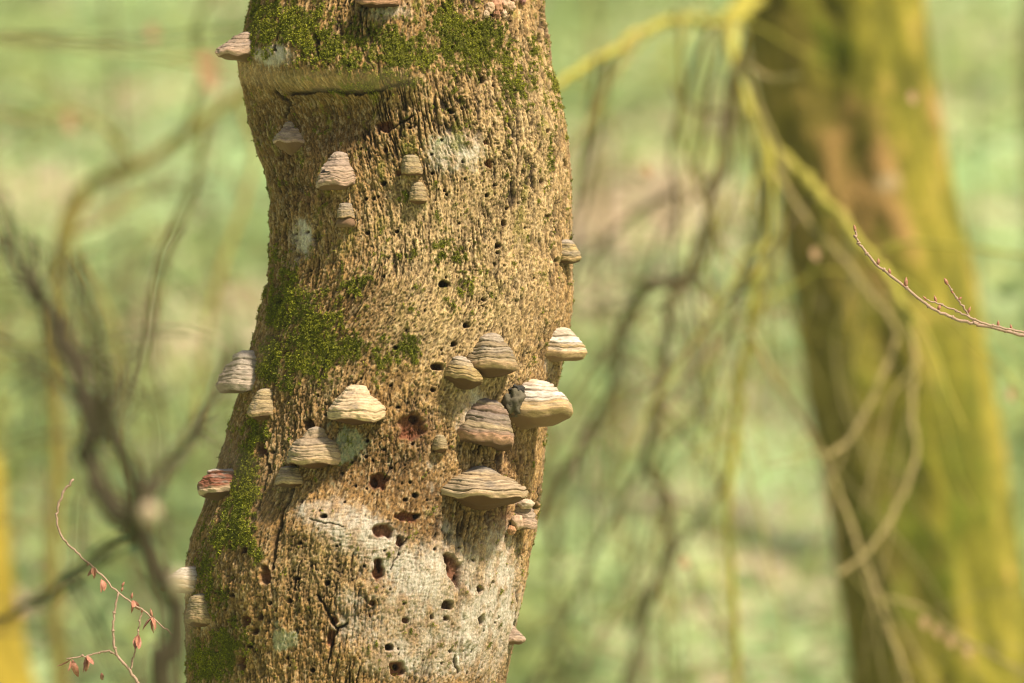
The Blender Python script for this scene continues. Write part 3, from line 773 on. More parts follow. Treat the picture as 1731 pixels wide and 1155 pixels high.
def lump_of(name, root, c, r, colr, seed, mat, sq=(1, 1, 1), rough=0.35):
    u = np.linspace(0, math.pi, 22)[:, None]; v = np.linspace(0, 2 * math.pi, 30, endpoint=False)[None]
    D = np.stack([np.sin(u) * np.cos(v), np.sin(u) * np.sin(v), np.cos(u) + 0 * v], -1)
    n = fbm(D[..., 0] * 1.6 + seed, D[..., 1] * 1.6, D[..., 2] * 1.6, 3)
    rr = r * (1 + rough * n * 1.6)
    V = np.asarray(c) + D * rr[..., None] * np.array(sq)
    nf = perlin(D[..., 0] * 5 + seed, D[..., 1] * 5, D[..., 2] * 8)
    cc = np.asarray(colr) * (1 + 0.6 * n + 0.45 * nf)[..., None]
    return mesh_obj(name, V, grid_faces(22, 30, True), mat, root, cc.clip(0.01, 0.8))

def frame_on(ax, y):
    th, z = th_of(ax, y)
    r = t_r(z)
    p = base_pt(np.array(th), np.array(z))
    N = np.array([math.sin(th), -math.cos(th) / 0.95 * 0.95, 0.0]); N /= np.linalg.norm(N)
    Rv = np.array([-N[1], N[0], 0.0]);
    X, Y = np.array([float(ax)]), np.array([float(y)])
    h = lumps(X, Y, np.array([1.0]))[0] * 0.001
    return p + N * h, Rv, N, th

def fungus(label, xl, xr, yt, yr, yb, pal='tan', p=0.62, ax=None, apex=None, W=None, P=None, pw=0.85, a0=0.34, bands=5, lump=1.0, tilt=0.0, rim=0.12, seed=None, extra=None, sharp=0, bell=0.3):
    seed = seed if seed is not None else (xl * 7 + yt) % 97 + 0.37
    if ax is None:                       # find where it must sit so that its outline spans xl..xr
        best = None
        for a in np.linspace(xl, xr, 121):
            th, _ = th_of(a, yr)
            c, s_ = abs(math.cos(th)), abs(math.sin(th))
            small = (a - xl) if th > 0 else (xr - a)
            w_ = 2 * small / max(c, 0.2)
            big = math.hypot(small, p * w_ * s_)
            err = abs(big - ((xr - a) if th > 0 else (a - xl)))
            if best is None or err < best[0]:
                best = (err, a, w_)
        ax, W = best[1], best[2] / 1000
    else:
        W = W / 1000
    Pm = P / 1000 if P else p * W
    O, Rv, N, th = frame_on(ax, yr)
    zt, zb = (yr - yt) / 1000, (yb - yr) / 1000
    off = ((apex - ax) / 1000) / (W / 2) if apex is not None else 0.0
    root = empty('bracket_fungus', O)
    tag(root, label, 'fungus', 'bracket fungi growing on the beech trunk')
    bpy.context.view_layer.update()
    fungus_mesh('bracket_fungus', root, (O - N * 0.003, Rv, N), W, Pm, zt, zb, pal, seed, pw, a0, off, bands, lump, tilt, rim, bell, sharp)
    if extra:
        extra(root, O, Rv, N)
    return root

fungus('cream bracket with grey cap on the shaded trunk edge, level with the top moss', 375, 430, 54, 90, 106, 'pink', ax=424, W=58, P=56, pw=0.9, a0=0.25, bands=4, rim=0.2)
fungus('small pinkish bracket tucked in the shaded hollow beside dark rough bark', 452, 497, 204, 238, 262, 'pink', p=0.6, apex=477, pw=1.1, a0=0.22, bands=4, rim=0.1)
fungus('pinkish grey bell shaped bracket with a black spot, below the shaded hollow', 534, 599, 256, 310, 321, 'pink', apex=573, sharp=1, bell=0.5, pw=0.85, a0=0.30, bands=6, rim=0.16)
fungus('tiny tan thimble shaped bracket above another tiny one, beside the grey lichen patch', 679, 714, 262, 292, 297, 'olive', apex=694, pw=0.5, a0=0.55, bands=3, p=0.7)
fungus('tiny ochre acorn shaped bracket below another tiny one, beside a green moss spot', 692, 722, 308, 337, 346, 'olive', apex=706, pw=0.5, a0=0.5, bands=3, p=0.7, rim=0.2)
def tray(root, O, Rv, N):
    z = -0.012
    V = []
    for zz, r in ((-0.004, 0.0125), (-0.010, 0.0165), (-0.017, 0.0165), (-0.019, 0.010)):
        a = np.linspace(-math.pi / 2, math.pi / 2, 24)
        x = r * np.sign(np.sin(a)) * np.abs(np.sin(a)) ** 0.6; y = r * 0.9 * np.cos(a) ** 0.6
        x = np.concatenate([[x[0]], x, [x[-1]]]); y = np.concatenate([[-0.02], y, [-0.02]])
        V.append(O + x[:, None] * Rv + y[:, None] * N + np.array([0, 0, zz + 0.001]))
    V = np.array(V)
    mesh_obj('lower_shelf', V, grid_faces(4, V.shape[1]), M_FUNG, root, np.tile([[0.17, 0.10, 0.055]], (V.shape[0] * V.shape[1], 1)))
fungus('tiny dark banded bracket with a brown lower shelf, in the trunk waist', 570, 600, 343, 367, 372, 'band', apex=584, pw=0.5, a0=0.55, bands=3, p=0.7, extra=tray)
fungus('small banded olive bracket on the sunlit trunk edge, well above the others there', 950, 984, 405, 436, 448, 'gold', ax=957, W=40, P=28, pw=0.6, a0=0.45, bands=4, rim=0.2)
fungus('whitish banded bracket on the sunlit trunk edge, above the one with a charred lump', 943, 993, 553, 594, 612, 'white', ax=940, W=66, P=54, pw=0.6, a0=0.42, bands=4, rim=0.25)
fungus('brown banded bracket overlapping a smaller gold rimmed one below the beetle holes', 794, 873, 564, 614, 639, 'band', apex=828, pw=0.66, a0=0.26, bell=0.15, bands=6, rim=0.26, p=0.66)
fungus('gold rimmed bracket overlapped by a bigger brown banded one', 754, 816, 603, 638, 658, 'gold', apex=780, pw=0.7, a0=0.3, bands=5, rim=0.14, tilt=-0.18, p=0.7)
def charred(root, O, Rv, N):
    c = O - Rv * 0.046 + N * 0.008
    lump_of('charred_lump', root, c + np.array([0, 0, 0.012]), 0.021, (0.10, 0.085, 0.055), 4.2, M_FUNG, (0.85, 0.9, 1.0), 0.55)
    lump_of('charred_lump', root, c + np.array([0.004, 0, 0.033]) , 0.009, (0.035, 0.032, 0.028), 8.8, M_FUNG, (1.3, 1, .8), 0.6)
fungus('large white capped bracket with a charred black lump on its side', 868, 968, 640, 694, 726, 'white', ax=888, W=104, P=88, pw=0.62, a0=0.30, bands=5, rim=0.2, apex=905, tilt=-0.03, extra=charred)
fungus('dark grey bell shaped bracket with rusty rim, beside a whitish bare patch', 781, 869, 673, 738, 752, 'dark', apex=829, bell=0.12, pw=0.66, a0=0.34, bands=5, rim=0.26, tilt=-0.16, p=0.6)
fungus('tiny olive bud shaped bracket beside the dark grey bell shaped one', 734, 758, 735, 757, 766, 'olive', apex=745, pw=0.5, a0=0.5, bands=3, p=0.8, rim=0.2)
fungus('widest bracket, pale banded shelf with grey top and brown underside', 761, 889, 789, 838, 863, 'tan', apex=815, sharp=2, pw=0.72, a0=0.20, bell=0.4, bands=6, rim=0.12, p=0.62, tilt=-0.05)
def knobs(root, O, Rv, N):
    lump_of('knob', root, O - Rv * 0.012 + N * 0.02 + np.array([0, 0, 0.034]), 0.0115, (0.44, 0.33, 0.24), 2.2, M_FUNG, (1.2, 1, .75), 0.2)
    lump_of('knob', root, O - Rv * 0.026 + N * 0.010 + np.array([0, 0, 0.004]), 0.0115, (0.42, 0.28, 0.19), 3.3, M_FUNG, (0.9, 1, 1.1), 0.25)
    lump_of('knob', root, O - Rv * 0.034 + N * 0.004 + np.array([0, 0, -0.010]), 0.008, (0.36, 0.19, 0.10), 5.3, M_FUNG, (0.9, 1, 1), 0.25)
fungus('knobbly pinkish stack shaped bracket just below the widest shelf', 858, 904, 846, 887, 893, 'pink', ax=876, W=44, P=34, pw=0.45, a0=0.55, bands=3, rim=0.2, lump=1.3, extra=knobs)
fungus('small pale pointed bracket on the sunlit trunk edge, lowest of those on that edge', 858, 886, 1056, 1082, 1090, 'pink', ax=864, W=34, P=24, pw=1.0, a0=0.2, bands=3, rim=0.15)
fungus('bright cream bell shaped bracket with a dark underside, alone below the moss', 556, 648, 652, 704, 719, 'cream', apex=602, pw=0.62, a0=0.34, bell=0.85, bands=6, rim=0.10, p=0.62)
fungus('small olive banded bracket on mossy bark near the shaded trunk edge', 417, 460, 657, 698, 711, 'olive', apex=444, pw=0.7, a0=0.34, bands=6, rim=0.2, p=0.7)
fungus('grey white ribbed bracket on the shaded trunk edge, beside the big moss patch', 364, 424, 592, 650, 664, 'grey', ax=412, W=78, P=47, pw=0.8, a0=0.28, bands=7, rim=0.25)
fungus('tan cone shaped bracket with a smaller one under it, above the long crack', 484, 569, 722, 778, 792, 'tan', apex=531, pw=0.80, a0=0.30, bell=0.8, bands=6, rim=0.16, p=0.6)
fungus('small brown bracket under a larger cone shaped one, at the top of the long crack', 462, 508, 788, 815, 825, 'tan', apex=486, pw=0.5, a0=0.4, bands=4, rim=0.16, p=0.65)
fungus('broken bracket with reddish brown inside exposed, on the shaded trunk edge', 333, 392, 793, 826, 848, 'broken', ax=374, W=64, P=42, pw=0.45, a0=0.45, bands=4, rim=0.2, lump=1.5)
fungus('whitish bracket half hidden behind the dark blurred shrub stem', 268, 330, 958, 992, 1004, 'white', ax=322, W=60, P=52, pw=0.7, a0=0.3, bands=4, rim=0.2)
fungus('grey banded barrel shaped bracket near the foot of the moss, above a pink stain', 318, 365, 1004, 1044, 1060, 'olive', ax=343, W=50, P=32, pw=0.35, a0=0.55, bands=5, rim=0.3)
fungus('rust brown bracket seen from below, highest on the trunk, above pale lichen', 603, 676, -48, 3, 13, 'rust', apex=640, pw=0.7, a0=0.34, bands=5, rim=0.12)

# withered knobbly growth high on the trunk
kn = empty('withered_fungus', frame_on(840, 12)[0])
tag(kn, 'cluster of withered brown knobs between moss and smooth bark at the trunk top', 'fungus')
bpy.context.view_layer.update()
for i, (x, y, r, c) in enumerate([(826, 14, 8, (.40,.27,.17)), (838, 10, 9, (.36,.19,.11)), (838, 26, 6, (.22,.11,.06)), (852, 6, 9, (.44,.29,.19)), (862, 12, 7, (.42,.28,.18)), (868, -2, 6, (.40,.25,.17)), (850, 24, 5, (.42,.30,.20)), (881, 2, 5, (.24,.12,.10)), (820, 24, 5, (.40,.29,.19)), (858, -10, 8, (.4,.25,.16))]):
    O, Rv, N, th = frame_on(x, y)
    lump_of('knob', kn, O + N * 0.003, r / 1000, c, i * 2.3 + 1, M_FUNG, (1, 1, 1.25), 0.4)

# ------------------------------------------------------------------ the mossy tree behind
D2 = 16.0
def px_mat(name, c, sc=40):
    return noise_mat(name, c, sc, 0.5, 0.95, 0.004)
M_MOSSY_BR = px_mat('mossy_branch_bark', [(0.26, 0.24, 0.045), (0.34, 0.31, 0.05), (0.22, 0.17, 0.06)], 30)
M_BROWN_BR = px_mat('brown_branch_bark', [(0.075, 0.055, 0.028), (0.125, 0.095, 0.045), (0.10, 0.09, 0.03)], 30)
M_PALE_BR = px_mat('pale_branch_bark', [(0.20, 0.155, 0.07), (0.27, 0.215, 0.09), (0.20, 0.18, 0.05)], 30)
M_DARK_BR = px_mat('dark_shrub_bark', [(0.028, 0.022, 0.012), (0.055, 0.044, 0.024), (0.045, 0.042, 0.016)], 40)
M_TWIG = noise_mat('twig_bark', [(0.25, 0.15, 0.10), (0.36, 0.25, 0.18), (0.20, 0.12, 0.085)], 260, 0.4, 0.6, 0.0004)
M_BUD = noise_mat('bud_scales', [(0.20, 0.075, 0.05), (0.32, 0.14, 0.09), (0.40, 0.22, 0.14)], 300, 0.4, 0.55, 0.0004)
M_DEADLEAF = noise_mat('withered_leaf', [(0.42, 0.24, 0.13), (0.54, 0.35, 0.21), (0.36, 0.20, 0.11)], 60, 0.3, 0.7, 0.001, 0.35)
M_BUSH = px_mat('bush_bark', [(0.17, 0.145, 0.035), (0.24, 0.20, 0.045), (0.14, 0.105, 0.045)], 25)
M_GREY = noise_mat('grey_beech_bark', [(0.22, 0.23, 0.13), (0.29, 0.30, 0.18), (0.22, 0.26, 0.10)], 12, 0.5, 0.95, 0.01)

def big_trunk(name, D, ys, ls, rs, z_top, flare, seed, label, colf, root=None, nth=150, lo=None):
    """a trunk whose two edges run through the given photo pixels at distance D"""
    pl = [at(l, y, D) for l, y in zip(ls, ys)]; pr = [at(r, y, D) for r, y in zip(rs, ys)]
    z = np.array([p[2] for p in pl]); c = np.array([(a[0] + b[0]) / 2 for a, b in zip(pl, pr)]); r = np.array([(b[0] - a[0]) / 2 for a, b in zip(pl, pr)])
    yy = pl[len(pl) // 2][1]
    o = np.argsort(z); z, c, r = z[o], c[o], r[o]
    gz = float(ground_z(np.array([c[0]]), np.array([yy]))[0])
    sl, sh = (c[1] - c[0]) / (z[1] - z[0]), (c[-1] - c[-2]) / (z[-1] - z[-2])
    zl = np.array([gz - 0.2, gz, gz + 0.15, gz + 0.45])
    zl = zl[zl < z[0] - 0.12]
    rl = r[0] * np.array([1 + 1.1 * flare, 1 + 0.75 * flare, 1 + 0.45 * flare, 1 + 0.2 * flare])[:len(zl)]
    cl = c[0] + sl * 0.6 * (zl - z[0])
    zh = np.linspace(z[-1] + 0.5, z_top, 8); rh = r[-1] * np.linspace(0.97, 0.45, 8); ch = c[-1] + sh * (zh - z[-1]) * 0.7
    Zk, Ck, Rk = np.concatenate([zl, z, zh]), np.concatenate([cl, c, ch]), np.concatenate([rl, r, rh])
    zz = np.concatenate([np.linspace(Zk[0], z[-1] + 0.3, 260), np.linspace(z[-1] + 0.3, z_top, 90)[1:]])
    cc, rr = np.interp(zz, Zk, Ck), np.interp(zz, Zk, Rk)
    th = np.linspace(0, 2 * math.pi, nth, endpoint=False)
    TH, ZZ = np.meshgrid(th, zz)
    C_, R_ = cc[:, None], rr[:, None]
    flute = 0.05 * np.cos(5 * TH + 0.8 * ZZ + seed) * R_ + 0.03 * R_ * np.cos(9 * TH - 0.5 * ZZ)
    bx, by = np.sin(TH), -np.cos(TH)
    n = fbm(bx * 1.6 + seed, by * 1.6, ZZ * 1.4, 3)
    nf = fbm(bx * 9 + seed, by * 9, ZZ * 14, 3)
    # the outline keeps to the measured edges; relief only swells the faces between
    n3 = fbm(bx * 3.2 + 3, by * 3.2, ZZ * 8.0, 3)
    hh = (flute + 0.07 * R_ * n + 0.10 * R_ * n3) * (0.25 + 0.75 * np.abs(np.cos(TH))) + 0.006 * nf
    V = np.stack([C_ + (R_ + hh) * bx, yy + (R_ + hh) * by, ZZ], -1)
    cols = colf(bx, by, ZZ, n, nf, V)
    if root is None:
        root = empty(name, (float(cl[1] if len(cl) > 1 else c[0]), yy, gz))
    bpy.context.view_layer.update()
    vv = V.reshape(-1, 3)
    mesh_obj('trunk', vv, grid_faces(len(zz), nth, True), M_TREE2, root, cols.reshape(-1, 3))
    top = vv[-nth:]
    mesh_obj('trunk_top', np.vstack([top, top.mean(0) + [0, 0, 0.05]]), np.stack([np.arange(nth), (np.arange(nth) + 1) % nth, np.full(nth, nth)], -1), M_TREE2, root, np.tile([[0.2, 0.15, 0.08]], (nth + 1, 1)))
    return root, (zz, cc, rr, yy)

def moss_cols(bx, by, Z, n, nf, V):
    X, Y = to_px(V)
    C = np.empty(X.shape + (3,)); C[:] = (0.170, 0.165, 0.020)
    n3 = fbm(bx * 3.2 + 3, by * 3.2, Z * 8.0, 3)
    nf = nf * 0.4 + n3 * 1.6
    m2 = fbm(bx * 2.5 + 7, by * 2.5, Z * 1.9, 3)
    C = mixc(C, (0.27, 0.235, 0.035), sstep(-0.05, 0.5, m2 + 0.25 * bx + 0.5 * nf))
    C = mixc(C, (0.30, 0.185, 0.075), sstep(0.0, 0.45, 0.8 * n + 0.5 * nf + 0.65 * E(X, Y, 1450, 300, 120, 240) - 0.22))
    C = mixc(C, (0.105, 0.125, 0.012), sstep(0.12, 0.5, -0.8 * m2 + 0.4 * nf + 0.7 * E(X, Y, 1540, 900, 110, 280) + 0.6 * E(X, Y, 1415, 90, 30, 50) - 0.15))
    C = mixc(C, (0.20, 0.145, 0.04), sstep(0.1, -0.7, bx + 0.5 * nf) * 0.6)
    C = mixc(C, (0.38, 0.29, 0.19), sstep(0.5, 0.9, E(X, Y, 1500, 310, 26, 16) + E(X, Y, 1388, 510, 12, 14) + 0.5 * nf))
    return (C * np.array([0.86, 0.84, 0.72]) * (1 + 0.5 * nf + 0.3 * n)[..., None]).clip(0.008, 0.6)

mossy, MT = big_trunk('mossy_tree', D2, [0, 100, 200, 300, 500, 700, 900, 1155], [1248, 1266, 1287, 1309, 1339, 1370, 1404, 1441], [1560, 1574, 1588, 1607, 1650, 1686, 1716, 1760], 9.0, 0.35, 2.0, '', moss_cols)
tag(mossy, 'leaning beech trunk coated in yellow green moss with drooping mossy branches', 'tree')

_leafv = None
def leaf_geo(p, d, n, L, Wd, curl=0.3):
    """a small curled leaf: 3 x 5 grid"""
    d = np.asarray(d, float); d /= np.linalg.norm(d)
    n = np.asarray(n, float); n = n - d * n.dot(d); n /= np.linalg.norm(n)
    s = np.cross(d, n)
    V = []
    for t, wv in ((0, 0.05), (0.2, 0.7), (0.45, 1.0), (0.75, 0.72), (1.0, 0.04)):
        for k in (-1, 0, 1):
            V.append(p + d * L * t + s * Wd * 0.5 * wv * k + n * (L * curl * (t - 0.4) ** 2 + Wd * 0.25 * wv * abs(k)))
    F = grid_faces(5, 3)
    return np.array(V), np.vstack([F[:, :3], F[:, [0, 2, 3]]])

def branch(root, pts, mat, r0, r1, Ds, name='branch', twigs=0, seed=0, sides=9, n=6):
    """pts photo pixels, radii in photo pixels, Ds distance(s) along the branch"""
    Dv = np.interp(np.linspace(0, 1, len(pts)), np.linspace(0, 1, len(Ds)), Ds)
    P = np.array([at(x, y, D) for (x, y), D in zip(pts, Dv)])
    sc = Dv.mean() / 10 / 1000
    C = catmull(P, n)
    rs = np.random.default_rng(int(seed * 10 + abs(pts[0][0])))
    C[1:-1] += rs.normal(0, r0 * sc * 0.18, (len(C) - 2, 3))
    r0, r1 = r0 * 0.8, r1 * 0.8
    v, f = tube_geo(C, [r0 * sc, (r0 + r1) / 2 * sc, r1 * sc], sides, 0.35, seed)
    o = mesh_obj(name, v, f, mat, root)
    for i in range(twigs):
        k = rs.integers(int(len(C) * 0.25), len(C) - 1)
        t = C[k] - C[k - 1]; t /= np.linalg.norm(t)
        d = t * 0.6 + rs.normal(0, 0.7, 3); d /= np.linalg.norm(d)
        L = rs.uniform(0.15, 0.55) * Dv.mean() / 14
        q = [C[k] + d * L * u + np.array([0, 0, -0.45 * L * u * u]) + rs.normal(0, 0.012, 3) * u for u in np.linspace(0, 1, 6)]
        v, f = tube_geo(catmull(q, 3), [r1 * sc * 0.55, r1 * sc * 0.22], 6)
        tw = mesh_obj('twig', v, f, mat, root)
        tw.parent = o; tw.matrix_parent_inverse = o.matrix_world.inverted()
    return C

bpy.context.view_layer.update()
A = M_MOSSY_BR
branch(mossy, [(1300,-60),(1262,-10),(1232,20),(1205,42),(1150,33),(1085,54),(1030,92),(940,140),(860,190)], A, 15, 7, [15.9,15.6,14.6,14.0], seed=1, twigs=8)
branch(mossy, [(1285,0),(1240,40),(1245,130),(1285,215),(1335,275),(1390,335),(1443,398),(1500,470),(1540,545)], A, 15, 9, [15.8,15.0,14.0,13.6], seed=2, twigs=8)
branch(mossy, [(1285,215),(1303,300),(1298,380),(1280,470),(1268,560),(1250,680),(1236,800),(1230,880),(1236,960),(1242,1050),(1250,1180)], A, 12, 6, [14.4,14.0], seed=3, twigs=8)
branch(mossy, [(1310,290),(1370,380),(1425,440),(1470,500),(1515,560),(1490,640),(1442,735),(1398,772)], M_PALE_BR, 7, 5, [14.2,13.6], seed=4, twigs=4)
branch(mossy, [(1268,560),(1310,640),(1365,720),(1400,790),(1425,855),(1468,965),(1505,1070),(1540,1170)], M_PALE_BR, 7, 5, [14.1,13.4], seed=5, twigs=6)
branch(mossy, [(1440,398),(1500,470),(1545,590),(1540,690),(1548,770),(1512,865),(1468,930),(1418,972)], M_PALE_BR, 6.5, 5, [13.9,13.4], seed=6, twigs=4)
B = M_BROWN_BR
branch(mossy, [(1262,90),(1238,150),(1222,285),(1190,400),(1160,470),(1135,505),(1128,570),(1110,700),(1090,790),(1125,830),(1132,900),(1112,980),(1080,1080),(1050,1180)], B, 13, 8, [14.8,14.8,15.2], seed=7, twigs=12)
branch(mossy, [(1160,470),(1085,498),(1052,560),(1040,640),(990,740),(915,865),(850,960)], B, 11, 7, [14.9,15.4], seed=8, twigs=10)
branch(mossy, [(1165,475),(1190,500),(1214,530)], B, 7, 4, [14.9], seed=9)
branch(mossy, [(1222,285),(1235,200),(1190,192),(1150,165),(1135,140)], B, 7, 4, [15.0], seed=10)
branch(mossy, [(1030,92),(1018,180),(1000,290),(975,420),(955,520),(930,640)], B, 7, 4, [15.4,16.5], seed=11, twigs=8)
branch(mossy, [(1150,320),(1075,360),(1010,420),(960,490),(900,560)], B, 7, 4, [16,17], seed=12, twigs=6)
branch(mossy, [(1222,285),(1130,380),(1090,480),(1060,560),(1000,640)], B, 6, 4, [16,17], seed=13, twigs=8)
branch(mossy, [(1110,700),(1160,640),(1240,560),(1330,520)], B, 6, 4, [15.3,15.8], seed=14, twigs=6)
branch(mossy, [(1090,790),(1020,900),(980,1000),(930,1100),(890,1180)], B, 6, 4, [15.4,16], seed=15, twigs=10)
branch(mossy, [(1236,800),(1180,880),(1110,980),(1060,1060)], B, 6, 4, [15.4,16], seed=16, twigs=8)
branch(mossy, [(1330,300),(1265,125),(1305,135),(1350,128)], M_PALE_BR, 7, 5, [14.1,13.9], seed=17)
branch(mossy, [(1500,1010),(1560,1030),(1620,1075),(1700,1120),(1790,1160)], M_PALE_BR, 5, 3, [13.5], seed=18, twigs=6)
for i, (x0, y0) in enumerate([(1010,100),(1080,58),(1150,34),(1200,45),(1290,225),(1330,270),(1380,325),(1420,370),(1250,140),(1300,300),(1440,400),(1262,60),(1220,50)]):
    rs_ = np.random.default_rng(300 + i)
    pts = [(x0, y0)]; dx = rs_.uniform(-60, 45)
    for j in range(7):
        dx = dx * 0.8 + rs_.normal(0, 22)
        pts.append((pts[-1][0] + dx, pts[-1][1] + rs_.uniform(55, 120)))
    branch(mossy, pts, (B, M_PALE_BR, M_BUSH)[i % 3], 5.5, 2.5, [14.2, rs_.uniform(13.6, 16.5)], 'branch', 6, seed=40 + i, sides=7, n=4)
for (x, y) in ((1561, 1047), (1583, 1062), (1605, 1078), (1634, 1092), (1706, 662), (1092, 285), (1376, 424), (1156, 945), (1540, 160)):  # some leaves added to give bright blurred highlights
    p = at(x, y - 8, 13.5)
    v, f = leaf_geo(p, (0.15, 0.1, -1), (0.2, -1, 0.1), 0.034, 0.022)
    mesh_obj('withered_leaf', v, f, M_DEADLEAF, mossy)
# bare limbs above the picture
for i, (z0, dx, dy, up) in enumerate(((5.4, 1.8, 0.6, 1.6), (6.2, -1.9, 0.9, 1.8), (7.2, 0.8, -1.4, 2.0), (8.2, -0.7, 1.2, 2.4))):
    c0 = np.array([np.interp(z0, MT[0], MT[1]), MT[3], z0])
    q = [c0 + np.array([dx, dy, up]) * u + np.array([0, 0, 0.4]) * u * u for u in (0, 0.35, 0.7, 1.0)]
    v, f = tube_geo(catmull(q, 6), [0.10, 0.05, 0.02], 10, 0.2, i)
    mesh_obj('limb', v, f, M_MOSSY_BR, mossy)

# slim mossy trunk at the far side of the shrub
def yellow_cols(bx, by, Z, n, nf, V):
    C = np.empty(n.shape + (3,)); C[:] = (0.34, 0.25, 0.03)
    C = mixc(C, (0.24, 0.20, 0.03), sstep(0, 0.5, n))
    return (C * (1 + 0.35 * nf)[..., None]).clip(0.01, 0.6)
slim, _ = big_trunk('mossy_sapling', 17.0, [650, 740, 800, 900, 1000, 1100, 1155], [-150, -130, -108, -106, -100, -92, -84], [-45, -16, 4, 14, 27, 45, 60], 7.5, 0.4, 5.0, '', yellow_cols, nth=60)
tag(slim, 'slender trunk with bright yellow moss behind the dark bare shrub', 'tree')

# ------------------------------------------------------------------ blurred shrub in front, cut stem with three forks
def to_ground(P, lean=(0.0, 0.0)):
    z = float(ground_z(np.array([P[0]]), np.array([P[1]]))[0])
    return np.array([P[0] + lean[0], P[1] + lean[1], z - 0.05])

def shrub(name, label, cat, D, stem, arms, mat, r0):
    P = np.array([at(x, y, D) for x, y in stem])
    foot = to_ground(P[0], (0.05, 0.05))
    root = empty(name, foot + [0, 0, 0.05]); tag(root, label, cat)
    bpy.context.view_layer.update()
    sc = D / 10000
    C = catmull(np.vstack([foot, (foot + P[0]) / 2 + [0.03, 0, 0], P]), 7)
    v, f = tube_geo(C, [r0 * 1.5 * sc, r0 * 1.2 * sc, r0 * sc], 12, 0.25, 3)
    mesh_obj('stem', v, f, mat, root)
    for i, (pts, a, b, Ds, tw) in enumerate(arms):
        branch(root, pts, mat, a, b, Ds, 'branch', tw, seed=20 + i)
    return root
DS = 6.9
fs = shrub('bare_shrub', 'dark bare forked shrub stem with a cut knot, out of focus before the trunk', 'shrub', DS,
  [(276,1200),(290,1110),(299,1050),(292,1010),(264,968),(248,930),(238,890)],
  [([(240,890),(200,870),(165,830),(150,770),(146,700),(138,640),(112,570),(70,510),(30,450),(0,400)], 24, 10, [DS,DS+.3], 8),
   ([(240,890),(228,820),(205,760),(182,715),(176,660),(165,600),(150,520),(130,430)], 20, 9, [DS,DS-.2], 8),
   ([(240,890),(262,820),(300,770),(335,715),(372,650),(395,600)], 20, 9, [DS,DS+.2], 5),
   ([(205,760),(175,700),(120,620),(92,560),(60,470),(50,400)], 16, 7, [DS,DS+.1], 8),
   ([(182,715),(220,640),(250,560),(262,470),(300,380)], 9, 4, [DS,DS+.2], 4),
   ([(146,700),(100,650),(40,600),(-20,560)], 10, 5, [DS,DS+.2], 5),
   ([(240,890),(180,935),(110,985),(40,1030),(-40,1065)], 15, 9, [DS,DS+.5], 2)], M_DARK_BR, 17)
lump_of('knot_or_lit_bark', fs, at(252, 868, DS - 0.03), 0.013, (0.42, 0.33, 0.22), 1.5, M_TREE2, (1, 0.8, 1), 0.15)
lump_of('knot_or_lit_bark', fs, at(300, 985, DS - 0.02), 0.012, (0.36, 0.30, 0.19), 3.5, M_TREE2, (0.8, 0.8, 1.4), 0.15)  # pale lump standing in for a sunlit stretch of the stem

arch = shrub('mossy_bush', 'arching thin mossy stem with two withered orange leaves, behind the dark shrub', 'bush', 17.0,
  [(90,1000),(95,800),(92,560),(105,395),(150,312),(232,282),(310,228),(400,165),(480,110)],
  [([(350,195),(335,270),(318,340),(285,410),(262,520),(250,640)], 9, 5, [17,17.2], 6),
   ([(400,165),(430,260),(400,380),(365,480),(345,600),(330,720)], 9, 5, [17,16.6], 6),
   ([(105,395),(160,380),(240,330),(300,320)], 7, 4, [17,17.4], 4),
   ([(232,282),(180,220),(120,190),(40,200),(-40,180)], 7, 4, [17,16.6], 4),
   ([(150,312),(120,420),(180,520),(200,640),(190,760)], 7, 4, [17,16.6], 5),
   ([(310,228),(345,130),(330,60),(360,-20)], 7, 5, [17,16.6], 3)], M_BUSH, 9)
for (x, y, L) in ((345, 80, 0.11), (352, 105, 0.09), (115, 190, 0.06), (255, 40, 0.06)):
    v, f = leaf_geo(at(x, y, 16.7), (0.1, 0.1, -1), (0.3, -1, 0.2), L, L * 0.6)
    mesh_obj('withered_leaf', v, f, M_DEADLEAF, arch)
# sapling standing outside the picture whose top twig crosses the trunk close to the lens
PD = 7.0
sx = at(-420, 200, PD)
foot = to_ground(sx)
sap = empty('hazel_sapling', foot + [0, 0, 0.05]); tag(sap, 'thin pale sapling whose near twig crosses the trunk as a faint blurred band', 'sapling')
bpy.context.view_layer.update()
v, f = tube_geo(catmull([foot, foot + [0.02, 0.02, 0.7], sx, sx + [-0.03, 0.05, 0.9]], 8), [0.014, 0.011, 0.004], 9, 0.2, 1)
mesh_obj('stem', v, f, M_PALE_BR, sap)
branch(sap, [(-420,200),(-250,120),(-60,72),(120,78),(300,100),(430,128),(560,138),(700,130)], M_PALE_BR, 5, 3.5, [6.9,6.8], 'twig', seed=31)
branch(sap, [(-420,200),(-200,90),(0,62),(200,70),(360,58),(420,50)], M_BROWN_BR, 8, 4, [7.0,6.6], 'twig', 0, seed=32)

# ------------------------------------------------------------------ sharp twigs with withered buds
def bud_geo(p, d, L, r):
    d = np.asarray(d, float); d /= np.linalg.norm(d)
    q = [p + d * L * u for u in np.linspace(0, 1, 7)]
    return tube_geo(np.array(q), [r * 0.45, r * 0.9, r, r * 0.7, r * 0.15], 7, 0.15, L * 900)

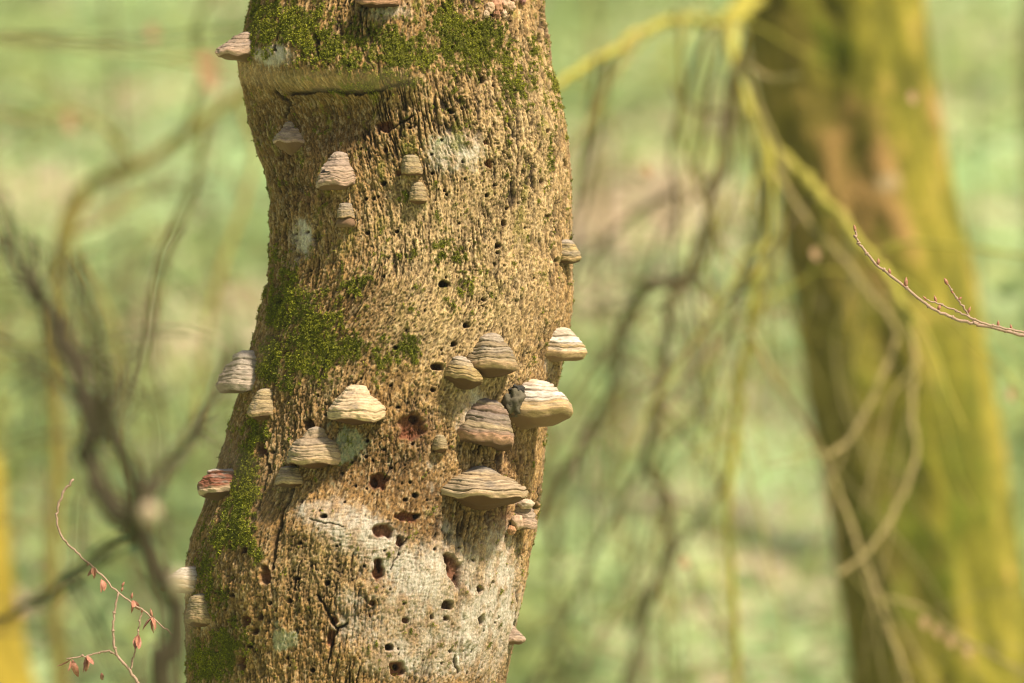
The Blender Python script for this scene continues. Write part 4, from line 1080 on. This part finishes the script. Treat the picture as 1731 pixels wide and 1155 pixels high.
def twig_thing(name, label, D, stems, buds, foot_px, leafy):
    foot0 = at(*foot_px, D)
    foot = to_ground(foot0, (0.0, 0.0))
    root = empty(name, foot + [0, 0, 0.05]); tag(root, label, 'sapling')
    bpy.context.view_layer.update()
    v, f = tube_geo(catmull([foot, foot + (foot0 - foot) * 0.5 + [0.02, 0.01, 0], foot0], 10), [0.007, 0.0045, 0.0026], 9, 0.2, 2)
    mesh_obj('stem', v, f, M_TWIG, root)
    rs = np.random.default_rng(5)
    for i, (pts, a, b, dd) in enumerate(stems):
        Dv = D + np.array(dd) if np.ndim(dd) else np.full(len(pts), D + dd)
        P = np.array([at(x, y, q) for (x, y), q in zip(pts, np.interp(np.linspace(0, 1, len(pts)), np.linspace(0, 1, np.size(Dv)), Dv))])
        C = catmull(P, 7)
        zig = rs.normal(0, 0.0009, C.shape); C[1:-1] += zig[1:-1]
        v, f = tube_geo(C, [a / 1000, (a + b) / 2000, b / 1000], 9, 0.35, i)
        tw = mesh_obj('twig', v, f, M_TWIG, root)
        # ring scars
        for k in range(4, len(C) - 3, 6):
            t = C[k + 1] - C[k]; t /= np.linalg.norm(t)
            v, f = tube_geo(np.array([C[k] - t * 0.0016, C[k], C[k] + t * 0.0016]), [a / 1000 * 1.0, a / 1000 * 1.25, a / 1000], 9)
            s = mesh_obj('ring_scar', v, f, M_TWIG, root); s.parent = tw; s.matrix_parent_inverse = tw.matrix_world.inverted()
    for (x, y, dx, dy, L, r) in buds:
        p = at(x, y, D)
        if leafy and r > 4:
            d = np.array([dx, -0.3, -dy], float)
            for k in range(3):
                v, f = leaf_geo(p, d + rs.normal(0, 0.35, 3), rs.normal(0, 1, 3), L / 1000 * rs.uniform(.8, 1.15), r * 1.9 / 1000, rs.uniform(.3, 1.2))
                mesh_obj('withered_leaf', v, f, M_BUD, root)
        else:
            v, f = bud_geo(p, (dx, -0.1, -dy), L / 1000, r / 1000)
            mesh_obj('bud', v, f, M_BUD, root)
    return root

twig_thing('beech_sapling', 'sharp thin brown twig hung with shrivelled red brown leaves, below the blurred shrub', 9.7,
  [([(236,1160),(219,1132),(198,1106),(191,1072),(194,1035),(200,1003)], 2.6, 1.7, 0),
   ([(296,1078),(268,1054),(232,1026),(196,998),(155,957),(120,926),(103,905),(96,880),(97,862),(108,832),(124,811)], 1.3, 2.2, [0, 0]),
   ([(198,1106),(180,1101),(149,1108),(113,1114)], 1.8, 1.2, 0),
   ([(221,1131),(227,1106),(232,1075),(236,1052),(241,1036)], 1.6, 1.1, 0)],
  [(158,958,-.05,1,20,7),(174,978,.15,1,22,6),(226,1016,.1,1,18,6),(257,1040,0,1,26,7),(233,1074,-.05,1,26,7),(147,1110,-.1,1,26,6),(122,1116,0,1,30,6),(172,1150,-.2,-1,14,5),(206,992,.5,-1,9,2.2),(222,1012,.2,-1,10,2.2),(257,1043,-.2,-1,14,2.4),(150,952,-.6,1,7,2),(239,1036,.3,-1,8,2),(205,1000,.4,-1,8,2)],
  (236, 1160), True)
twig_thing('bud_sapling', 'sharp arching twig with pointed pale buds before the mossy trunk', 9.85,
  [([(1790,580),(1731,567),(1662,550),(1617,540),(1571,517),(1526,482),(1481,447),(1456,418),(1449,404),(1446,390)], 3.2, 1.8, 0),
   ([(1790,574),(1731,562),(1690,553),(1652,543),(1617,526),(1590,515),(1566,507)], 2.2, 1.3, -0.05),
   ([(1656,548),(1642,540),(1632,524),(1619,507),(1608,490),(1599,476)], 2.0, 1.3, 0)],
  [(1446,392,-.2,-1,12,2.6),(1484,448,.1,-1,11,3),(1504,465,-.1,-1,11,3),(1531,486,.05,-1,17,3.6),(1525,480,.5,.6,8,2),(1583,512,-.3,-1,13,2.6),(1586,525,.3,-1,11,3),(1602,482,-.5,-1,13,3.2),(1619,508,.6,-.5,9,2.4),(1612,497,-.5,-.6,7,2),(1636,530,.4,-1,12,2.6),(1655,546,-.4,.7,8,2.4),(1687,553,.05,-1,11,2.6),(1710,558,-.2,-1,10,2.2),(1549,500,.2,.9,7,2),(1566,507,-.6,-.6,8,2)],
  (1800, 620), False)
bpy.context.view_layer.update()

# ------------------------------------------------------------------ bare saplings and trees on the bank
def bare_tree(name, label, x, y, H, r0, mat, seed, nb=9, group=None, lean=0.0, cat='tree', droop=0.2, blen=0.35, zmin=0.2):
    rs = np.random.default_rng(seed)
    g = float(ground_z(np.array([x]), np.array([y]))[0])
    root = empty(name, (x, y, g)); tag(root, label, cat, group)
    bpy.context.view_layer.update()
    k = 9
    P = np.array([[x + lean * H * u + rs.normal(0, 0.012 * H) * u, y + rs.normal(0, 0.012 * H) * u, g - 0.1 + H * u] for u in np.linspace(0, 1, k)])
    C = catmull(P, 6)
    v, f = tube_geo(C, [r0 * 1.35, r0 * 0.95, r0 * 0.75, r0 * 0.5, r0 * 0.15], 12, 0.18, seed)
    mesh_obj('trunk', v, f, mat, root)
    for i in range(nb):
        u = rs.uniform(zmin, 0.95)
        c0 = C[int(u * (len(C) - 1))]
        a = rs.uniform(0, 2 * math.pi)
        L = blen * H * (1.1 - u) * rs.uniform(0.6, 1.2) + 0.25
        d = np.array([math.cos(a), math.sin(a), rs.uniform(0.1, 0.7)])
        q = [c0 + d * L * t + np.array([0, 0, -droop * L * t * t]) + rs.normal(0, 0.03 * L, 3) * t for t in np.linspace(0, 1, 6)]
        cc = catmull(q, 4); rb = max(r0 * (1 - u) * 0.42, 0.004)
        v, f = tube_geo(cc, [rb, rb * 0.6, rb * 0.2], 7, 0.2, i)
        b = mesh_obj('branch', v, f, mat, root)
        geos = []
        for j in range(5):
            m = rs.integers(len(cc) // 3, len(cc) - 1)
            t = cc[m] - cc[m - 1]; t /= np.linalg.norm(t)
            dd = t + rs.normal(0, 0.6, 3); dd /= np.linalg.norm(dd)
            l2 = L * rs.uniform(0.2, 0.45)
            q2 = [cc[m] + dd * l2 * s_ + rs.normal(0, 0.03 * l2, 3) * s_ + np.array([0, 0, -droop * l2 * s_ * s_]) for s_ in np.linspace(0, 1, 4)]
            v, f = tube_geo(catmull(q2, 3), [rb * 0.4, rb * 0.12], 5)
            tw = mesh_obj('twig', v, f, mat, root); tw.parent = b; tw.matrix_parent_inverse = b.matrix_world.inverted()
    return root

def on_ground(px, D):
    p = at(px, 577, D)
    return p[0], p[1]
FAR = [(-330, 30, 'grey beech with smooth bark on the bank, beyond the yellow mossy trunk', .16), (215, 44, 'far slim grey beech on the bank behind the dark shrub', .14), (1030, 40, 'far slim grey beech on the bank between both big trunks', .10),
       (1312, 31, 'grey beech on the bank just beside the mossy trunk', .11), (1800, 25, 'grey beech on the bank on the far side of the mossy trunk', .17), (760, 38, 'far grey beech on the bank hidden by the dead trunk', .2), (1190, 42, 'farthest thin grey beech high on the bank', .14), (70, 40, 'thin far beech high on the bank beyond the shrub', .13)]
for i, (px, D, lb, r) in enumerate(FAR):
    x, y = on_ground(px, D)
    bare_tree('beech_tree', lb, x, y, 9 + (i * 37 % 5), r, M_GREY, 50 + i, 10, 'bare beeches standing on the bank', 0.01 * ((i * 7) % 5 - 2), blen=0.3, zmin=0.35)
SAP = [(60, 17.5, 2.7, .012, 'mossy thin sapling with drooping twigs behind the dark shrub', M_MOSSY_BR), (330, 19, 3.2, .014, 'thin brown sapling behind the shaded edge of the dead trunk', M_BROWN_BR), (170, 21, 3.4, .016, 'thin brown sapling farther up behind the dark shrub', M_BROWN_BR), (-60, 15.5, 2.6, .012, 'brown many twigged sapling beside the yellow mossy trunk', M_BROWN_BR),
       (1000, 19, 3.2, .013, 'thin brown sapling beside the sunlit edge of the dead trunk', M_BROWN_BR), (1110, 21, 3.3, .016, 'thin brown sapling under the drooping branches', M_BROWN_BR), (1260, 22, 3.6, .015, 'thin mossy sapling just beside the mossy trunk', M_MOSSY_BR), (1740, 20, 3.4, .015, 'brown sapling on the far side of the mossy trunk', M_BROWN_BR), (430, 23, 3.6, .016, 'brown sapling hidden behind the dead trunk', M_BROWN_BR),
       (250, 24, 4.2, .018, 'tall thin brown sapling beyond the arching mossy bush', M_BROWN_BR), (20, 25, 4.2, .018, 'tall thin olive sapling far beyond the arching mossy bush', M_BUSH), (1060, 25, 4.2, .018, 'tall thin olive sapling far behind the drooping branches', M_BUSH), (1180, 18.5, 3.0, .012, 'olive many twigged sapling among the drooping branch tips', M_BUSH), (960, 23, 3.8, .016, 'olive sapling close beside the sunlit edge of the dead trunk', M_BUSH), (1830, 23, 4.0, .016, 'tall olive sapling well beyond the mossy trunk', M_BUSH)]
for i, (px, D, H, r, lb, m) in enumerate(SAP):
    x, y = on_ground(px, D)
    bare_tree('bare_sapling', lb, x, y, H, r, m, 80 + i, 16, 'bare saplings at the foot of the bank', 0.03 * ((i * 5) % 5 - 2), 'sapling', 0.45, 0.5, 0.15)
# blurred arching mossy bough between the shrub and the dead trunk
arch_x, arch_y = on_ground(60, 16)
# ------------------------------------------------------------------ green growth and fallen leaves on the bank
def scatter(name, label, n, size, mat, lift, seed, ymin, ymax, spread, patch, up=0.5, cat=None):
    rs = np.random.default_rng(seed)
    y = ymin + (ymax - ymin) * rs.random(n * 3) ** 1.25
    x = rs.uniform(-1, 1, n * 3) * spread * (y + 10) * 0.12
    k = fbm(x * 0.55 + seed, y * 0.4, 2.0, 3)
    keep = (k + rs.normal(0, 0.18, len(x))) > patch
    x, y = x[keep][:n], y[keep][:n]
    n = len(x)
    z = ground_z(x, y) + rs.random(n) ** 1.6 * lift * (1 if lift < 0.1 else sstep(-0.25, 0.45, fbm(x * 0.9 + 5, y * 0.7, 4.0, 2)) * 1.6 + 0.12)
    p = np.stack([x, y, z], -1)
    d = rs.normal(0, 1, (n, 3)); d[:, 2] *= up; d /= np.linalg.norm(d, axis=1, keepdims=True)
    nn = rs.normal(0, 0.5, (n, 3)) + np.array([0.2, -0.35, 0.8]); s = np.cross(d, nn); s /= np.linalg.norm(s, axis=1, keepdims=True)
    L = rs.uniform(size[0], size[1], (n, 1))
    mid = p + d * L * 0.5
    V = np.stack([p, mid + s * L * 0.32, p + d * L - np.array([0, 0, 0.15]) * L, mid - s * L * 0.32], 1).reshape(-1, 3)
    o = mesh_obj(name, V, np.arange(4 * n).reshape(-1, 4), mat, None, None, smooth=False)
    tag(o, label, cat, None, 'stuff')
M_LEAFG = noise_mat('spring_leaves', [(0.20, 0.34, 0.17), (0.44, 0.51, 0.19), (0.22, 0.31, 0.13), (0.37, 0.51, 0.25)], 1.1, 0, 0.6, 0.01, 0.45)
M_LITTER = noise_mat('fallen_leaves', [(0.44, 0.30, 0.20), (0.54, 0.41, 0.31), (0.36, 0.24, 0.16)], 1.5, 0, 0.8, 0.01, 0.1)
scatter('undergrowth', 'low light green leafy undergrowth covering the bank', 80000, (0.06, 0.16), M_LEAFG, 1.5, 5, 7.0, 60, 1.4, 0.03)
scatter('leaf_litter', 'pinkish brown fallen beech leaves lying over the bank', 45000, (0.06, 0.11), M_LITTER, 0.05, 9, 6.0, 55, 1.4, -0.02, 0.2)

# ------------------------------------------------------------------ the pale air between the trees
def make_haze():
    lo, hi = np.array([-90.0, -14.0, -3.0]), np.array([90.0, 78.0, 31.0])
    V = np.array([[x, y, z] for x in (lo[0], hi[0]) for y in (lo[1], hi[1]) for z in (lo[2], hi[2])])
    F = np.array([[0, 1, 3, 2], [4, 6, 7, 5], [0, 4, 5, 1], [2, 3, 7, 6], [0, 2, 6, 4], [1, 5, 7, 3]])
    m = bpy.data.materials.new('woodland_air'); m.use_nodes = True
    nt = m.node_tree
    nt.nodes.remove(nt.nodes['Principled BSDF'])
    v = nt.nodes.new('ShaderNodeVolumePrincipled')
    v.inputs['Color'].default_value = (0.86, 0.93, 0.80, 1)
    v.inputs['Density'].default_value = 0.0010
    v.inputs['Anisotropy'].default_value = 0.1
    nt.links.new(v.outputs[0], nt.nodes['Material Output'].inputs['Volume'])
    o = mesh_obj('haze', V, F, m, None, None, False)
    tag(o, 'pale green woodland haze filling the air', None, None, 'stuff')
make_haze()
